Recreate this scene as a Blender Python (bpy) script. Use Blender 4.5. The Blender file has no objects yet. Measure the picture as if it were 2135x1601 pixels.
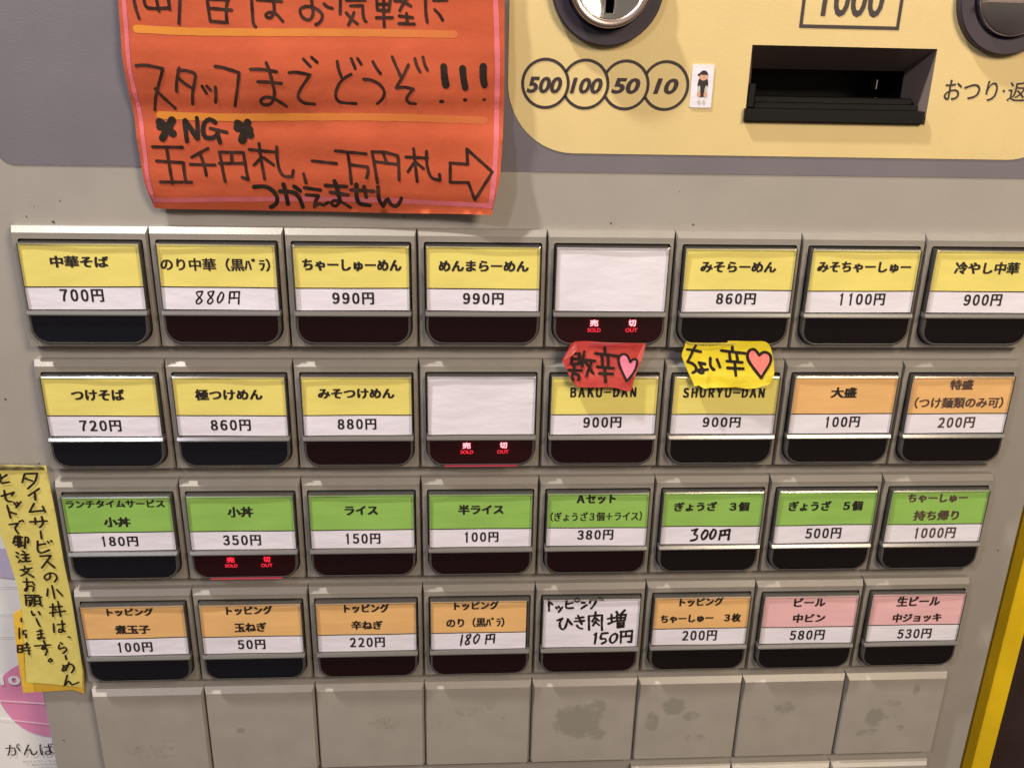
import bpy, bmesh, math, random
from mathutils import Vector, Matrix
from mathutils.geometry import delaunay_2d_cdt
random.seed(7)
SC = bpy.context.scene
COL = SC.collection
# ---- units: one button pitch = 40 mm; x to the right, y up the machine, z out of its front
U = 0.04
PITCH = 1.0492                      # row pitch, in button pitches
def W(x, y, z=0.0): return (x*U, -z*U, y*U)

# ---- camera -------------------------------------------------------------
cam = bpy.data.cameras.new('camera'); camo = bpy.data.objects.new('camera', cam); COL.objects.link(camo)
cam.sensor_width = 36.0; cam.lens = 31.405; cam.clip_start = 0.005; cam.clip_end = 60
_v = Vector((.3522, .0603, -.01)); _R = Matrix.Rotation(_v.length, 3, _v.normalized())   # world -> camera
_B = Matrix(((1,0,0),(0,0,-1),(0,1,0)))
_M = (_B @ _R.transposed()).to_4x4(); _M.translation = Vector(W(3.3108, 1.2580, 6.7875))
camo.matrix_world = _M
SC.camera = camo

# ---- world and lamps (indoors: lit by ceiling lamps) ---------------------
wd = bpy.data.worlds.new('World'); SC.world = wd; wd.use_nodes = True
nt = wd.node_tree; nt.nodes.clear()
o_ = nt.nodes.new('ShaderNodeOutputWorld'); b_ = nt.nodes.new('ShaderNodeBackground')
tc = nt.nodes.new('ShaderNodeTexCoord'); sx = nt.nodes.new('ShaderNodeSeparateXYZ')
rp = nt.nodes.new('ShaderNodeValToRGB'); mr = nt.nodes.new('ShaderNodeMapRange')
nt.links.new(tc.outputs['Generated'], sx.inputs[0]); nt.links.new(sx.outputs['Z'], mr.inputs['Value'])
mr.inputs['From Min'].default_value = -1; mr.inputs['From Max'].default_value = 1
nt.links.new(mr.outputs[0], rp.inputs[0]); nt.links.new(rp.outputs[0], b_.inputs[0]); nt.links.new(b_.outputs[0], o_.inputs[0])
cr = rp.color_ramp
cr.elements[0].position = 0.0; cr.elements[0].color = (.11,.065,.060,1)
cr.elements[1].position = 1.0; cr.elements[1].color = (.62,.52,.42,1)
e = cr.elements.new(.45); e.color = (.34,.27,.235,1)
e = cr.elements.new(.62); e.color = (.50,.43,.37,1)
b_.inputs[1].default_value = 0.62

def lamp(name, pos, power, color, radius=None, size=None, target=(3.3,-2,0)):
    l = bpy.data.lights.new(name, 'AREA' if size else 'POINT'); l.energy = power; l.color = color
    if size: l.size = size; l.shape = 'DISK'
    else: l.shadow_soft_size = radius
    o = bpy.data.objects.new(name, l); COL.objects.link(o); o.location = W(*pos)
    d = Vector(W(*target)) - Vector(W(*pos)); o.rotation_euler = d.to_track_quat('-Z','Y').to_euler()
    return o
lamp('ceiling_lamp_steep', (-6, 20, 4.9), 68, (1.0,.93,.84), radius=.022)
lamp('ceiling_lamp_cool', (-6, 9.5, 13.5), 9.2, (.86,.85,1.0), radius=.026)
lamp('ceiling_lamp_warm', (13, 9.5, 14), 7.8, (1.0,.80,.58), size=.25)
SC.view_settings.view_transform = 'Standard'; SC.view_settings.look = 'None'
SC.view_settings.exposure = -0.62; SC.view_settings.gamma = 1.0
SC.cycles.max_bounces = 8; SC.cycles.transparent_max_bounces = 16

# ---- materials ------------------------------------------------------------
def lin(r, g, b): return tuple(((c/255)/12.92 if c/255 <= .04045 else ((c/255+.055)/1.055)**2.4) for c in (r,g,b))
def mat(name, col, rough=.5, metal=0, spec=.5, noise=0, nscale=40, bump=0, bscale=60, emit=None, estr=0, stretch=None):
    m = bpy.data.materials.new(name); m.use_nodes = True; t = m.node_tree; p = t.nodes['Principled BSDF']
    p.inputs['Base Color'].default_value = (*col, 1); p.inputs['Roughness'].default_value = rough
    p.inputs['Metallic'].default_value = metal; p.inputs['Specular IOR Level'].default_value = spec
    if emit: p.inputs['Emission Color'].default_value = (*emit,1); p.inputs['Emission Strength'].default_value = estr
    co = None
    def coords():
        g = t.nodes.new('ShaderNodeNewGeometry'); mp = t.nodes.new('ShaderNodeMapping'); t.links.new(g.outputs['Position'], mp.inputs[0])
        if stretch: mp.inputs['Scale'].default_value = stretch
        return mp.outputs[0]
    if noise or bump: co = coords()
    if noise:
        n = t.nodes.new('ShaderNodeTexNoise'); n.inputs['Scale'].default_value = nscale; n.inputs['Detail'].default_value = 6
        t.links.new(co, n.inputs['Vector'])
        r = t.nodes.new('ShaderNodeMapRange'); r.inputs['From Min'].default_value = .3; r.inputs['From Max'].default_value = .7
        r.inputs['To Min'].default_value = 1-noise; r.inputs['To Max'].default_value = 1+noise
        t.links.new(n.outputs['Fac'], r.inputs['Value'])
        mx = t.nodes.new('ShaderNodeVectorMath'); mx.operation = 'SCALE'; mx.inputs[0].default_value = col
        t.links.new(r.outputs[0], mx.inputs['Scale']); t.links.new(mx.outputs[0], p.inputs['Base Color'])
    if bump:
        n2 = t.nodes.new('ShaderNodeTexNoise'); n2.inputs['Scale'].default_value = bscale; n2.inputs['Detail'].default_value = 4
        t.links.new(co, n2.inputs['Vector'])
        b = t.nodes.new('ShaderNodeBump'); b.inputs['Strength'].default_value = bump; b.inputs['Distance'].default_value = .001
        t.links.new(n2.outputs['Fac'], b.inputs['Height']); t.links.new(b.outputs[0], p.inputs['Normal'])
    return m
M = {}
BE = (.335,.316,.291)
M['beige'] = mat('beige_enamel', BE, .42, spec=.4, noise=.035, nscale=60, bump=.03, bscale=1400)
M['beige_plate'] = mat('beige_plastic', (.262,.246,.221), .36, spec=.45, noise=.04, nscale=120, bump=.06, bscale=1800)
M['grey_panel'] = mat('grey_violet_film', (.165,.155,.180), .42, spec=.4, noise=.04, nscale=60, bump=.05, bscale=1500)
M['yellow_panel'] = mat('pale_yellow_film', (.66,.53,.255), .38, spec=.4, noise=.035, nscale=50, bump=.05, bscale=1500)
M['ring'] = mat('dark_violet_plastic', (.035,.027,.042), .45, spec=.4)
M['print'] = mat('black_violet_print', (.030,.020,.025), .5)
M['text'] = mat('black_print', (.018,.014,.014), .5)
M['ink'] = mat('felt_pen_ink', (.020,.014,.011), .8, spec=.15, noise=.25, nscale=700)
M['signink'] = mat('marker_ink', (.040,.019,.015), .8, spec=.10, noise=.45, nscale=260)
M['paper_white'] = mat('white_card', (.76,.745,.85), .35, bump=.25, bscale=70, stretch=(1,1,3))
M['paper_y'] = mat('yellow_card', (.77,.68,.19), .35, noise=.03, nscale=100, bump=.28, bscale=32, stretch=(1,1,3))
M['paper_o'] = mat('orange_card', (.76,.46,.19), .35, noise=.03, nscale=100, bump=.28, bscale=32, stretch=(1,1,3))
M['paper_g'] = mat('green_card', (.27,.50,.11), .35, noise=.04, nscale=100, bump=.28, bscale=32, stretch=(1,1,3))
M['paper_p'] = mat('pink_card', (.78,.47,.50), .35, noise=.03, nscale=100, bump=.28, bscale=32, stretch=(1,1,3))
M['well'] = mat('dark_key_well', (.030,.022,.020), .35)
M['window'] = mat('black_window', (.006,.004,.0045), .10, spec=.55)
M['window_refl_red'] = mat('black_window_red_reflection', (.0100,.0022,.0034), .09, spec=.55)  # red reflection of people in front, painted into the window's base colour
M['window_refl_navy'] = mat('black_window_navy_reflection', (.005,.006,.010), .10, spec=.55)  # same window with a navy reflection put into its colour
M['text_veiled'] = mat('print_under_reflection', (.085,.050,.042), .5)  # black print lightened to paint in a veil of reflection over it
M['window_lit'] = mat('lit_red_window', (.016,.0015,.0025), .40, spec=.35)
M['steel'] = mat('brushed_metal', (.60,.50,.47), .30, metal=1, noise=.05, nscale=300)
M['chrome'] = mat('polished_metal', (.80,.80,.78), .09, metal=1, bump=.04, bscale=250)
M['black'] = mat('black_plastic', (.004,.0038,.0038), .45, spec=.25)
M['black2'] = mat('dark_brown_plastic', (.20,.155,.14), .30)
M['sign_paper'] = mat('orange_paper', (.45,.088,.038), .75, spec=.15, noise=.07, nscale=70, bump=.35, bscale=120)
M['sign_yellow'] = mat('yellow_marker', (.68,.20,.028), .6, spec=.3, noise=.10, nscale=220)
M['sign_pink'] = mat('pink_marker', (.58,.14,.17), .6, spec=.3, noise=.10, nscale=220)
_m=M['sign_yellow']; _t=_m.node_tree; _p=_t.nodes['Principled BSDF']      # the marker ran dry towards the right
_g=_t.nodes.new('ShaderNodeNewGeometry'); _s=_t.nodes.new('ShaderNodeSeparateXYZ'); _r=_t.nodes.new('ShaderNodeMapRange'); _n=_t.nodes.new('ShaderNodeTexNoise'); _n.inputs['Scale'].default_value=160
_a=_t.nodes.new('ShaderNodeMath'); _a.operation='MULTIPLY_ADD'; _a.inputs[1].default_value=.03; _x=_t.nodes.new('ShaderNodeMix'); _x.data_type='RGBA'
_t.links.new(_g.outputs['Position'],_s.inputs[0]); _t.links.new(_g.outputs['Position'],_n.inputs['Vector']); _t.links.new(_n.outputs['Fac'],_a.inputs[0]); _t.links.new(_s.outputs['X'],_a.inputs[2])
_r.inputs['From Min'].default_value=1.0*U; _r.inputs['From Max'].default_value=4.2*U; _t.links.new(_a.outputs[0],_r.inputs['Value']); _t.links.new(_r.outputs[0],_x.inputs['Factor'])
_x.inputs['A'].default_value=(.66,.27,.030,1); _x.inputs['B'].default_value=(.46,.105,.036,1); _t.links.new(_x.outputs['Result'],_p.inputs['Base Color'])
M['red_paper'] = mat('red_paper', (.44,.040,.034), .55, noise=.12, nscale=160, bump=.5, bscale=180)
M['red_back'] = mat('pale_red_paper', (.60,.11,.10), .55, noise=.1, nscale=160)
M['heart_pink'] = mat('pink_pen', (.72,.20,.32), .55, noise=.15, nscale=500)
M['heart_salmon'] = mat('salmon_pen', (.78,.20,.17), .55, noise=.08, nscale=500)
M['tag_yellow'] = mat('bright_yellow_paper', (.66,.53,.018), .5, noise=.07, nscale=130, bump=.4, bscale=170)
M['note_yellow'] = mat('yellow_note_paper', (.68,.60,.17), .5, noise=.06, nscale=110, bump=.3, bscale=90)
M['note_orange'] = mat('deep_yellow_paper', (.80,.52,.060), .5, noise=.08, nscale=110, bump=.3, bscale=90)
M['yellow_paint'] = mat('yellow_paint', (.85,.60,.010), .45, noise=.12, nscale=40, bump=.2, bscale=90)
M['dark_wall'] = mat('dark_wall_paint', (.035,.020,.020), .6, noise=.3, nscale=20)
M['white_wall'] = mat('pale_wall_paint', (.62,.62,.60), .6, noise=.04, nscale=20)
M['poster'] = mat('poster_paper', (.88,.88,.90), .4)
M['poster_pink'] = mat('poster_pink_print', (.80,.30,.52), .4)
M['poster_grey'] = mat('poster_grey_print', (.50,.53,.50), .4)
M['poster_lilac'] = mat('poster_lilac_print', (.58,.52,.72), .4)
M['skin'] = mat('printed_skin', (.62,.33,.24), .5)
M['gum'] = mat('dark_edge', (.05,.045,.04), .6)

def clear(name, tcol, gl, refl, diff=None, dmix=0):
    m = bpy.data.materials.new(name); m.use_nodes = True; t = m.node_tree; t.nodes.clear()
    out = t.nodes.new('ShaderNodeOutputMaterial'); tr = t.nodes.new('ShaderNodeBsdfTransparent'); tr.inputs[0].default_value = (*tcol,1)
    g = t.nodes.new('ShaderNodeBsdfGlossy'); g.inputs['Roughness'].default_value = gl; g.inputs[0].default_value = (1,1,1,1)
    lw = t.nodes.new('ShaderNodeFresnel'); lw.inputs[0].default_value = 1.45
    ad = t.nodes.new('ShaderNodeMath'); ad.operation = 'MULTIPLY_ADD'; ad.inputs[1].default_value = 1.0; ad.inputs[2].default_value = refl; ad.use_clamp = True
    t.links.new(lw.outputs[0], ad.inputs[0])
    base = tr.outputs[0]
    if dmix:
        d = t.nodes.new('ShaderNodeBsdfDiffuse'); d.inputs[0].default_value = (*diff,1)
        mm = t.nodes.new('ShaderNodeMixShader'); mm.inputs[0].default_value = dmix
        t.links.new(base, mm.inputs[1]); t.links.new(d.outputs[0], mm.inputs[2]); base = mm.outputs[0]
    mx = t.nodes.new('ShaderNodeMixShader'); t.links.new(ad.outputs[0], mx.inputs[0]); t.links.new(base, mx.inputs[1]); t.links.new(g.outputs[0], mx.inputs[2])
    t.links.new(mx.outputs[0], out.inputs[0]); return m
M['clear_front'] = clear('clear_cover_front', (.97,.97,.97), .06, .0)
M['clear_side'] = clear('clear_cover_side', (.93,.93,.93), .10, .02, (.45,.43,.40), .10)
M['clear_edge'] = clear('clear_cover_edge', (.86,.86,.86), .20, .05, (.5,.48,.45), .12)
M['ledge'] = mat('clear_ledge_plastic', (.13,.125,.12), .20, spec=.9)
M['tape'] = clear('clear_tape', (.99,.99,.99), .22, .10)
def emis(name, col, s):
    m = bpy.data.materials.new(name); m.use_nodes = True; p = m.node_tree.nodes['Principled BSDF']
    p.inputs['Base Color'].default_value = (.05,.01,.01,1); p.inputs['Emission Color'].default_value = (*col,1); p.inputs['Emission Strength'].default_value = s
    return m
M['led'] = emis('red_lit_letters', (1,.30,.33), 4.2)
M['led_low'] = emis('red_lit_small_letters', (1,.02,.05), 2.0)
M['rim_glow'] = emis('red_lit_rim', (1,.05,.10), .9)

# grease and rubbed marks on the blank plates: noise gated by soft ellipses (x, y, rx, ry, strength) at their real places
def stain_mat(name, base, marks):
    m = mat(name, base, .36, spec=.45, bump=.06, bscale=1800); t = m.node_tree; p = t.nodes['Principled BSDF']
    g = t.nodes.new('ShaderNodeNewGeometry')
    n = t.nodes.new('ShaderNodeTexNoise'); n.inputs['Scale'].default_value = 330; n.inputs['Detail'].default_value = 9; n.inputs['Roughness'].default_value=.7
    t.links.new(g.outputs['Position'], n.inputs['Vector'])
    nb = t.nodes.new('ShaderNodeTexNoise'); nb.inputs['Scale'].default_value = 90; nb.inputs['Detail'].default_value = 5
    t.links.new(g.outputs['Position'], nb.inputs['Vector'])
    acc = None
    for (x,y,rx,ry,s) in marks:
        sb = t.nodes.new('ShaderNodeVectorMath'); sb.operation='SUBTRACT'; sb.inputs[1].default_value = W(x,y,0)
        ml = t.nodes.new('ShaderNodeVectorMath'); ml.operation='MULTIPLY'; ml.inputs[1].default_value = (1/(rx*U), 0, 1/(ry*U))
        ln = t.nodes.new('ShaderNodeVectorMath'); ln.operation='LENGTH'
        r = t.nodes.new('ShaderNodeMapRange'); r.inputs['From Min'].default_value = 1.35; r.inputs['From Max'].default_value = .55
        r.inputs['To Min'].default_value = 0; r.inputs['To Max'].default_value = s
        t.links.new(g.outputs['Position'], sb.inputs[0]); t.links.new(sb.outputs[0], ml.inputs[0]); t.links.new(ml.outputs[0], ln.inputs[0]); t.links.new(ln.outputs['Value'], r.inputs['Value'])
        if acc is None: acc = r.outputs[0]
        else:
            a = t.nodes.new('ShaderNodeMath'); a.operation='MAXIMUM'; t.links.new(acc, a.inputs[0]); t.links.new(r.outputs[0], a.inputs[1]); acc = a.outputs[0]
    q = t.nodes.new('ShaderNodeMath'); q.operation='ADD'; t.links.new(acc, q.inputs[0]); t.links.new(n.outputs['Fac'], q.inputs[1])
    th = t.nodes.new('ShaderNodeMapRange'); th.inputs['From Min'].default_value = .80; th.inputs['From Max'].default_value = 1.0; t.links.new(q.outputs[0], th.inputs['Value'])
    gr = t.nodes.new('ShaderNodeMapRange'); gr.inputs['From Min'].default_value=.3; gr.inputs['From Max'].default_value=.75; gr.inputs['To Min'].default_value=.94; gr.inputs['To Max'].default_value=1.05
    t.links.new(nb.outputs['Fac'], gr.inputs['Value'])
    sc = t.nodes.new('ShaderNodeVectorMath'); sc.operation='SCALE'; sc.inputs[0].default_value = base; t.links.new(gr.outputs[0], sc.inputs['Scale'])
    mx = t.nodes.new('ShaderNodeMix'); mx.data_type='RGBA'; t.links.new(th.outputs[0], mx.inputs['Factor'])
    t.links.new(sc.outputs[0], mx.inputs['A']); mx.inputs['B'].default_value = (base[0]*.72, base[1]*.74, base[2]*.71, 1)
    t.links.new(mx.outputs['Result'], p.inputs['Base Color'])
    rr = t.nodes.new('ShaderNodeMapRange'); rr.inputs['To Min'].default_value=.36; rr.inputs['To Max'].default_value=.62; t.links.new(th.outputs[0], rr.inputs['Value']); t.links.new(rr.outputs[0], p.inputs['Roughness'])
    return m

# ---- mesh helpers -----------------------------------------------------------
class MB:
    """collects faces in (x, y, z) button units; build() links them as one mesh object"""
    def __init__(s): s.v=[]; s.f=[]; s.m=[]; s.mats=[]; s.sm=[]
    def mi(s, m):
        if m not in s.mats: s.mats.append(m)
        return s.mats.index(m)
    def add(s, vs, fs, m, smooth=False):
        b=len(s.v); i=s.mi(m); s.v+=[tuple(q) for q in vs]
        for f in fs: s.f.append(tuple(b+k for k in f)); s.m.append(i); s.sm.append(smooth)
    def box(s, x0,x1,y0,y1,z0,z1, m, c=0.0):
        "box with its front edges chamfered by c"
        if c<=0: loops=[(0,z0),(0,z1)]
        else: loops=[(0,z0),(0,z1-c),(c,z1)]
        s.lofted([[(x0+d,y0+d),(x1-d,y0+d),(x1-d,y1-d),(x0+d,y1-d)] for d,_ in loops],[z for _,z in loops],m)
    def lofted(s, loops, zs, m, back=True, front=True, smooth=False, ms=None):
        n=len(loops[0]); vs=[(x,y,z) for L,z in zip(loops,zs) for x,y in L]
        for k in range(len(loops)-1):
            fs=[(k*n+i, k*n+(i+1)%n, (k+1)*n+(i+1)%n, (k+1)*n+i) for i in range(n)]
            s.add(vs,fs,(ms[k] if ms else m),smooth) if k==0 else s._more(fs,(ms[k] if ms else m),len(vs),smooth)
        if back: s._more([tuple(reversed(range(n)))],m,len(vs),False)
        if front: s._more([tuple((len(loops)-1)*n+i for i in range(n))],(ms[-1] if ms else m),len(vs),False)
    def _more(s, fs, m, nv, smooth):
        b=len(s.v)-nv; i=s.mi(m)
        for f in fs: s.f.append(tuple(b+k for k in f)); s.m.append(i); s.sm.append(smooth)
    def build(s, name, parent=None, bevel=0, loc=None, world=True):
        me=bpy.data.meshes.new(name)
        me.from_pydata([W(*q) for q in s.v],[],s.f)
        for m in s.mats: me.materials.append(M[m] if isinstance(m,str) else m)
        for p,i,sm in zip(me.polygons,s.m,s.sm): p.material_index=i; p.use_smooth=sm
        me.validate(); me.update()
        return link(name, me, parent, loc)
def link(name, me, parent=None, loc=None):
    o=bpy.data.objects.new(name, me); COL.objects.link(o)
    if loc: o.location=W(*loc)
    if parent: o.parent=parent
    return o
def empty(name, loc=(0,0,0)):
    o=bpy.data.objects.new(name,None); COL.objects.link(o); o.location=W(*loc); o.empty_display_size=.01; return o
def tag(o,label=None,cat=None,group=None,kind=None):
    if label:o['label']=label
    if cat:o['category']=cat
    if group:o['group']=group
    if kind:o['kind']=kind
    return o
def rrect(x0,x1,y0,y1,rs,n=8):
    "rounded rectangle loop, counter-clockwise seen from the front; rs = radii (bl, br, tr, tl)"
    P=[]
    for (cx,cy,a0),r in zip(((x0,y0,180),(x1,y0,270),(x1,y1,0),(x0,y1,90)),rs):
        sx=1 if cx==x0 else -1; sy=1 if cy==y0 else -1
        for k in range(n+1):
            a=math.radians(a0+90*k/n); P.append((cx+sx*r+r*math.cos(a), cy+sy*r+r*math.sin(a)))
    return P
def circle(cx,cy,r,n=64): return [(cx+r*math.cos(2*math.pi*k/n),cy+r*math.sin(2*math.pi*k/n)) for k in range(n)]
def holed(mb, outer, inners, z, m):
    "flat face at z with holes"
    vs=[]; es=[]
    for L in [outer]+inners:
        b=len(vs); vs+=L; es+=[(b+i,b+(i+1)%len(L)) for i in range(len(L))]
    V,E,F,*_=delaunay_2d_cdt([Vector(v) for v in vs],es,[],2,1e-7)
    # keep triangles inside outer and outside the holes
    keep=[]
    for f in F:
        c=[sum(V[i][0] for i in f)/len(f),sum(V[i][1] for i in f)/len(f)]
        if inside(c,outer) and not any(inside(c,h) for h in inners): keep.append(tuple(f))
    mb.add([(v[0],v[1],z) for v in V],keep,m)
def inside(p,P):
    r=False;n=len(P);j=n-1
    for i in range(n):
        if (P[i][1]>p[1])!=(P[j][1]>p[1]) and p[0]<(P[j][0]-P[i][0])*(p[1]-P[i][1])/(P[j][1]-P[i][1])+P[i][0]: r=not r
        j=i
    return r
def tri_inside(outline, extra=()):
    n=len(outline)
    V,E,F,*_=delaunay_2d_cdt([Vector(v) for v in list(outline)+list(extra)],[(i,(i+1)%n) for i in range(n)],[],0,1e-7)
    F=[f for f in F if inside((sum(V[i][0] for i in f)/3,sum(V[i][1] for i in f)/3),outline)]
    return V,[tuple(f) for f in F]
def sheet(mb, outline, zf, m, step=.05, smooth=True, thick=.004):
    "a paper sheet cut to an outline, bent by zf(x,y), with a real thickness"
    out=[]
    n=len(outline)
    for i in range(n):
        a=outline[i];b=outline[(i+1)%n];k=max(1,int(math.dist(a,b)/step))
        out+=[(a[0]+(b[0]-a[0])*t/k,a[1]+(b[1]-a[1])*t/k) for t in range(k)]
    xs=[p[0] for p in out];ys=[p[1] for p in out];ex=[]
    y=min(ys)
    while y<max(ys):
        x=min(xs)
        while x<max(xs):
            q=(x+random.uniform(-.2,.2)*step,y+random.uniform(-.2,.2)*step)
            if inside(q,out) and min(abs(q[0]-p[0])+abs(q[1]-p[1]) for p in out)>step*.5: ex.append(q)
            x+=step
        y+=step
    V,F=tri_inside(out,ex)
    # faces towards the front
    G=[]
    for f in F:
        a,b,c=[V[i] for i in f]
        G.append(f if (b[0]-a[0])*(c[1]-a[1])-(b[1]-a[1])*(c[0]-a[0])>0 else (f[0],f[2],f[1]))
    mb.add([(v[0],v[1],zf(v[0],v[1])) for v in V],G,m,smooth)
    mb.add([(v[0],v[1],zf(v[0],v[1])-thick) for v in V],[tuple(reversed(f)) for f in G],m,smooth)
    k=len(out); mb.add([(v[0],v[1],zf(v[0],v[1])) for v in out]+[(v[0],v[1],zf(v[0],v[1])-thick) for v in out],[(i,i+k,(i+1)%k+k,(i+1)%k) for i in range(k)],m)
_zk=[0]
def catmull(P,step):
    if len(P)<3:
        a,b=P; k=max(2,int(math.dist(a,b)/step)); return [(a[0]+(b[0]-a[0])*t/k,a[1]+(b[1]-a[1])*t/k) for t in range(k+1)]
    Q=[P[0]]+list(P)+[P[-1]];R=[]
    for i in range(1,len(Q)-2):
        p0,p1,p2,p3=Q[i-1:i+3]; k=max(2,int(math.dist(p1,p2)/step))
        for t in range(k):
            u=t/k
            R.append(tuple(.5*((2*p1[d])+(-p0[d]+p2[d])*u+(2*p0[d]-5*p1[d]+4*p2[d]-p3[d])*u*u+(-p0[d]+3*p1[d]-3*p2[d]+p3[d])*u**3) for d in (0,1)))
    R.append(tuple(P[-1])); return R
def stroke(mb,P,w,zf,m,dz=.004,step=None,jit=.10,square=False):
    "a pen stroke: a ribbon with round ends laid on the paper"
    _zk[0]+=1; off=dz+(_zk[0]%23)*.00004
    step=step or max(.012,w*.6)
    R=catmull(P,step); R=[r for i,r in enumerate(R) if i==0 or math.dist(r,R[i-1])>1e-5]
    n=len(R); L=[];Rt=[]
    tan=[]
    for i in range(n):
        a=R[max(0,i-1)];b=R[min(n-1,i+1)];d=math.dist(a,b) or 1; tan.append(((b[0]-a[0])/d,(b[1]-a[1])/d))
    ph=random.uniform(0,6)
    ws=[w*.5*(1+jit*math.sin(ph+i*.9)*.6+random.uniform(-1,1)*jit*.35) for i in range(n)]
    pts=[]
    K=5
    left=[(R[i][0]-tan[i][1]*ws[i],R[i][1]+tan[i][0]*ws[i]) for i in range(n)]
    right=[(R[i][0]+tan[i][1]*ws[i],R[i][1]-tan[i][0]*ws[i]) for i in range(n)]
    vs=left+right; fs=[(i,n+i,n+i+1,i+1) for i in range(n-1)]
    if not square:
        for end in (0,n-1):
            t=tan[end]; s=-1 if end==0 else 1; c=R[end]; r=ws[end]
            a0=math.atan2(t[1]*s,t[0]*s); b=len(vs)
            arc=[(c[0]+r*math.cos(a0+math.pi*(k/K-.5)),c[1]+r*math.sin(a0+math.pi*(k/K-.5))) for k in range(1,K)]
            vs+=arc
            if end==0: fs.append(tuple([0]+[b+k for k in range(len(arc))]+[n]))   # left .. right
            else: fs.append(tuple([n+n-1]+[b+k for k in range(len(arc))]+[n-1]))
    mb.add([(x,y,zf(x,y)+off) for x,y in vs],fs,m)
def ink(mb,strokes,zf,m,**k):
    for w,P in strokes: stroke(mb,P,w,zf,m,**k)
_fc={}
def glyphs(txt, bold=0.0, shear=0.0, res=3):
    key=(txt,bold,shear)
    if key in _fc: return _fc[key]
    c=bpy.data.curves.new('lettering','FONT'); c.body=txt; c.resolution_u=res; c.offset=bold; c.shear=shear
    o=bpy.data.objects.new('lettering',c); COL.objects.link(o); bpy.context.view_layer.update()
    me=bpy.data.meshes.new_from_object(o.evaluated_get(bpy.context.evaluated_depsgraph_get()))
    vs=[(v.co.x,v.co.y) for v in me.vertices]; fs=[tuple(p.vertices) for p in me.polygons]
    bpy.data.objects.remove(o); bpy.data.curves.remove(c); bpy.data.meshes.remove(me)
    x0=min(v[0] for v in vs);x1=max(v[0] for v in vs);y0=min(v[1] for v in vs);y1=max(v[1] for v in vs)
    vs=[((v[0]-x0)/(x1-x0),(v[1]-y0)/(y1-y0)) for v in vs]
    # faces turned to the front
    g=[]
    for f in fs:
        a=sum(vs[f[i]][0]*vs[f[(i+1)%len(f)]][1]-vs[f[(i+1)%len(f)]][0]*vs[f[i]][1] for i in range(len(f)))
        g.append(f if a>0 else tuple(reversed(f)))
    _fc[key]=(vs,g); return _fc[key]
def text(mb,txt,box,z,m,bold=0.0,shear=0.0,fat=0.0):
    "printed words fitted to a box; fat = extra stroke width, struck in five close layers"
    x0,y0,x1,y1=box; vs,fs=glyphs(txt,bold,shear)
    zf=z if callable(z) else (lambda x,y:z)
    x0+=fat;x1-=fat;y0+=fat;y1-=fat
    P=[(x0+v[0]*(x1-x0),y0+v[1]*(y1-y0)) for v in vs]
    d=fat*.8
    for k,(dx,dy) in enumerate(((0,0),(d,d*.6),(-d,d*.6),(d,-d*.6),(-d,-d*.6)) if fat else ((0,0),)):
        mb.add([(x+dx,y+dy,zf(x,y)+k*.00012) for x,y in P],fs,m)
def price(mb,txt,box,z,m,fat):
    "evenly spaced gothic numerals followed by the yen character"
    x0,y0,x1,y1=box; n=len(txt)-1; u=(x1-x0)/(n*67+83); x=x0
    for ch in txt[:-1]:
        w=52*u
        a,b=x,x+w
        if ch=='1':        # a gothic 1: plain stem with a short flag
            zf=z if callable(z) else (lambda x,y:z)
            H=y1-y0; s=.145*H; xr=x+.72*w; P=[(xr-s,y0),(xr,y0),(xr,y1),(xr-.55*s,y1),(xr-.42*w,y1-.17*H),(xr-.42*w,y1-.30*H),(xr-s,y1-.20*H)]
            mb.add([(q,r,zf(q,r)) for q,r in P],[(0,1,2,3,6),(3,4,5,6)],m); x+=67*u; continue
        text(mb,chr(ord(ch)+0xFEE0),(a,y0+.03*(y1-y0),b,y1-.02*(y1-y0)),z,m,fat=fat); x+=67*u
    text(mb,txt[-1],(x,y0,x1,y1),z,m,fat=fat)
def lathe(mb,cx,cy,prof,m,n=64,smooth=True):
    "prof = [(radius, z)...] from back to front"
    vs=[(cx+r*math.cos(2*math.pi*k/n),cy+r*math.sin(2*math.pi*k/n),z) for r,z in prof for k in range(n)]
    fs=[(j*n+i,j*n+(i+1)%n,(j+1)*n+(i+1)%n,(j+1)*n+i) for j in range(len(prof)-1) for i in range(n)]
    mb.add(vs,fs,m,smooth)
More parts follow.
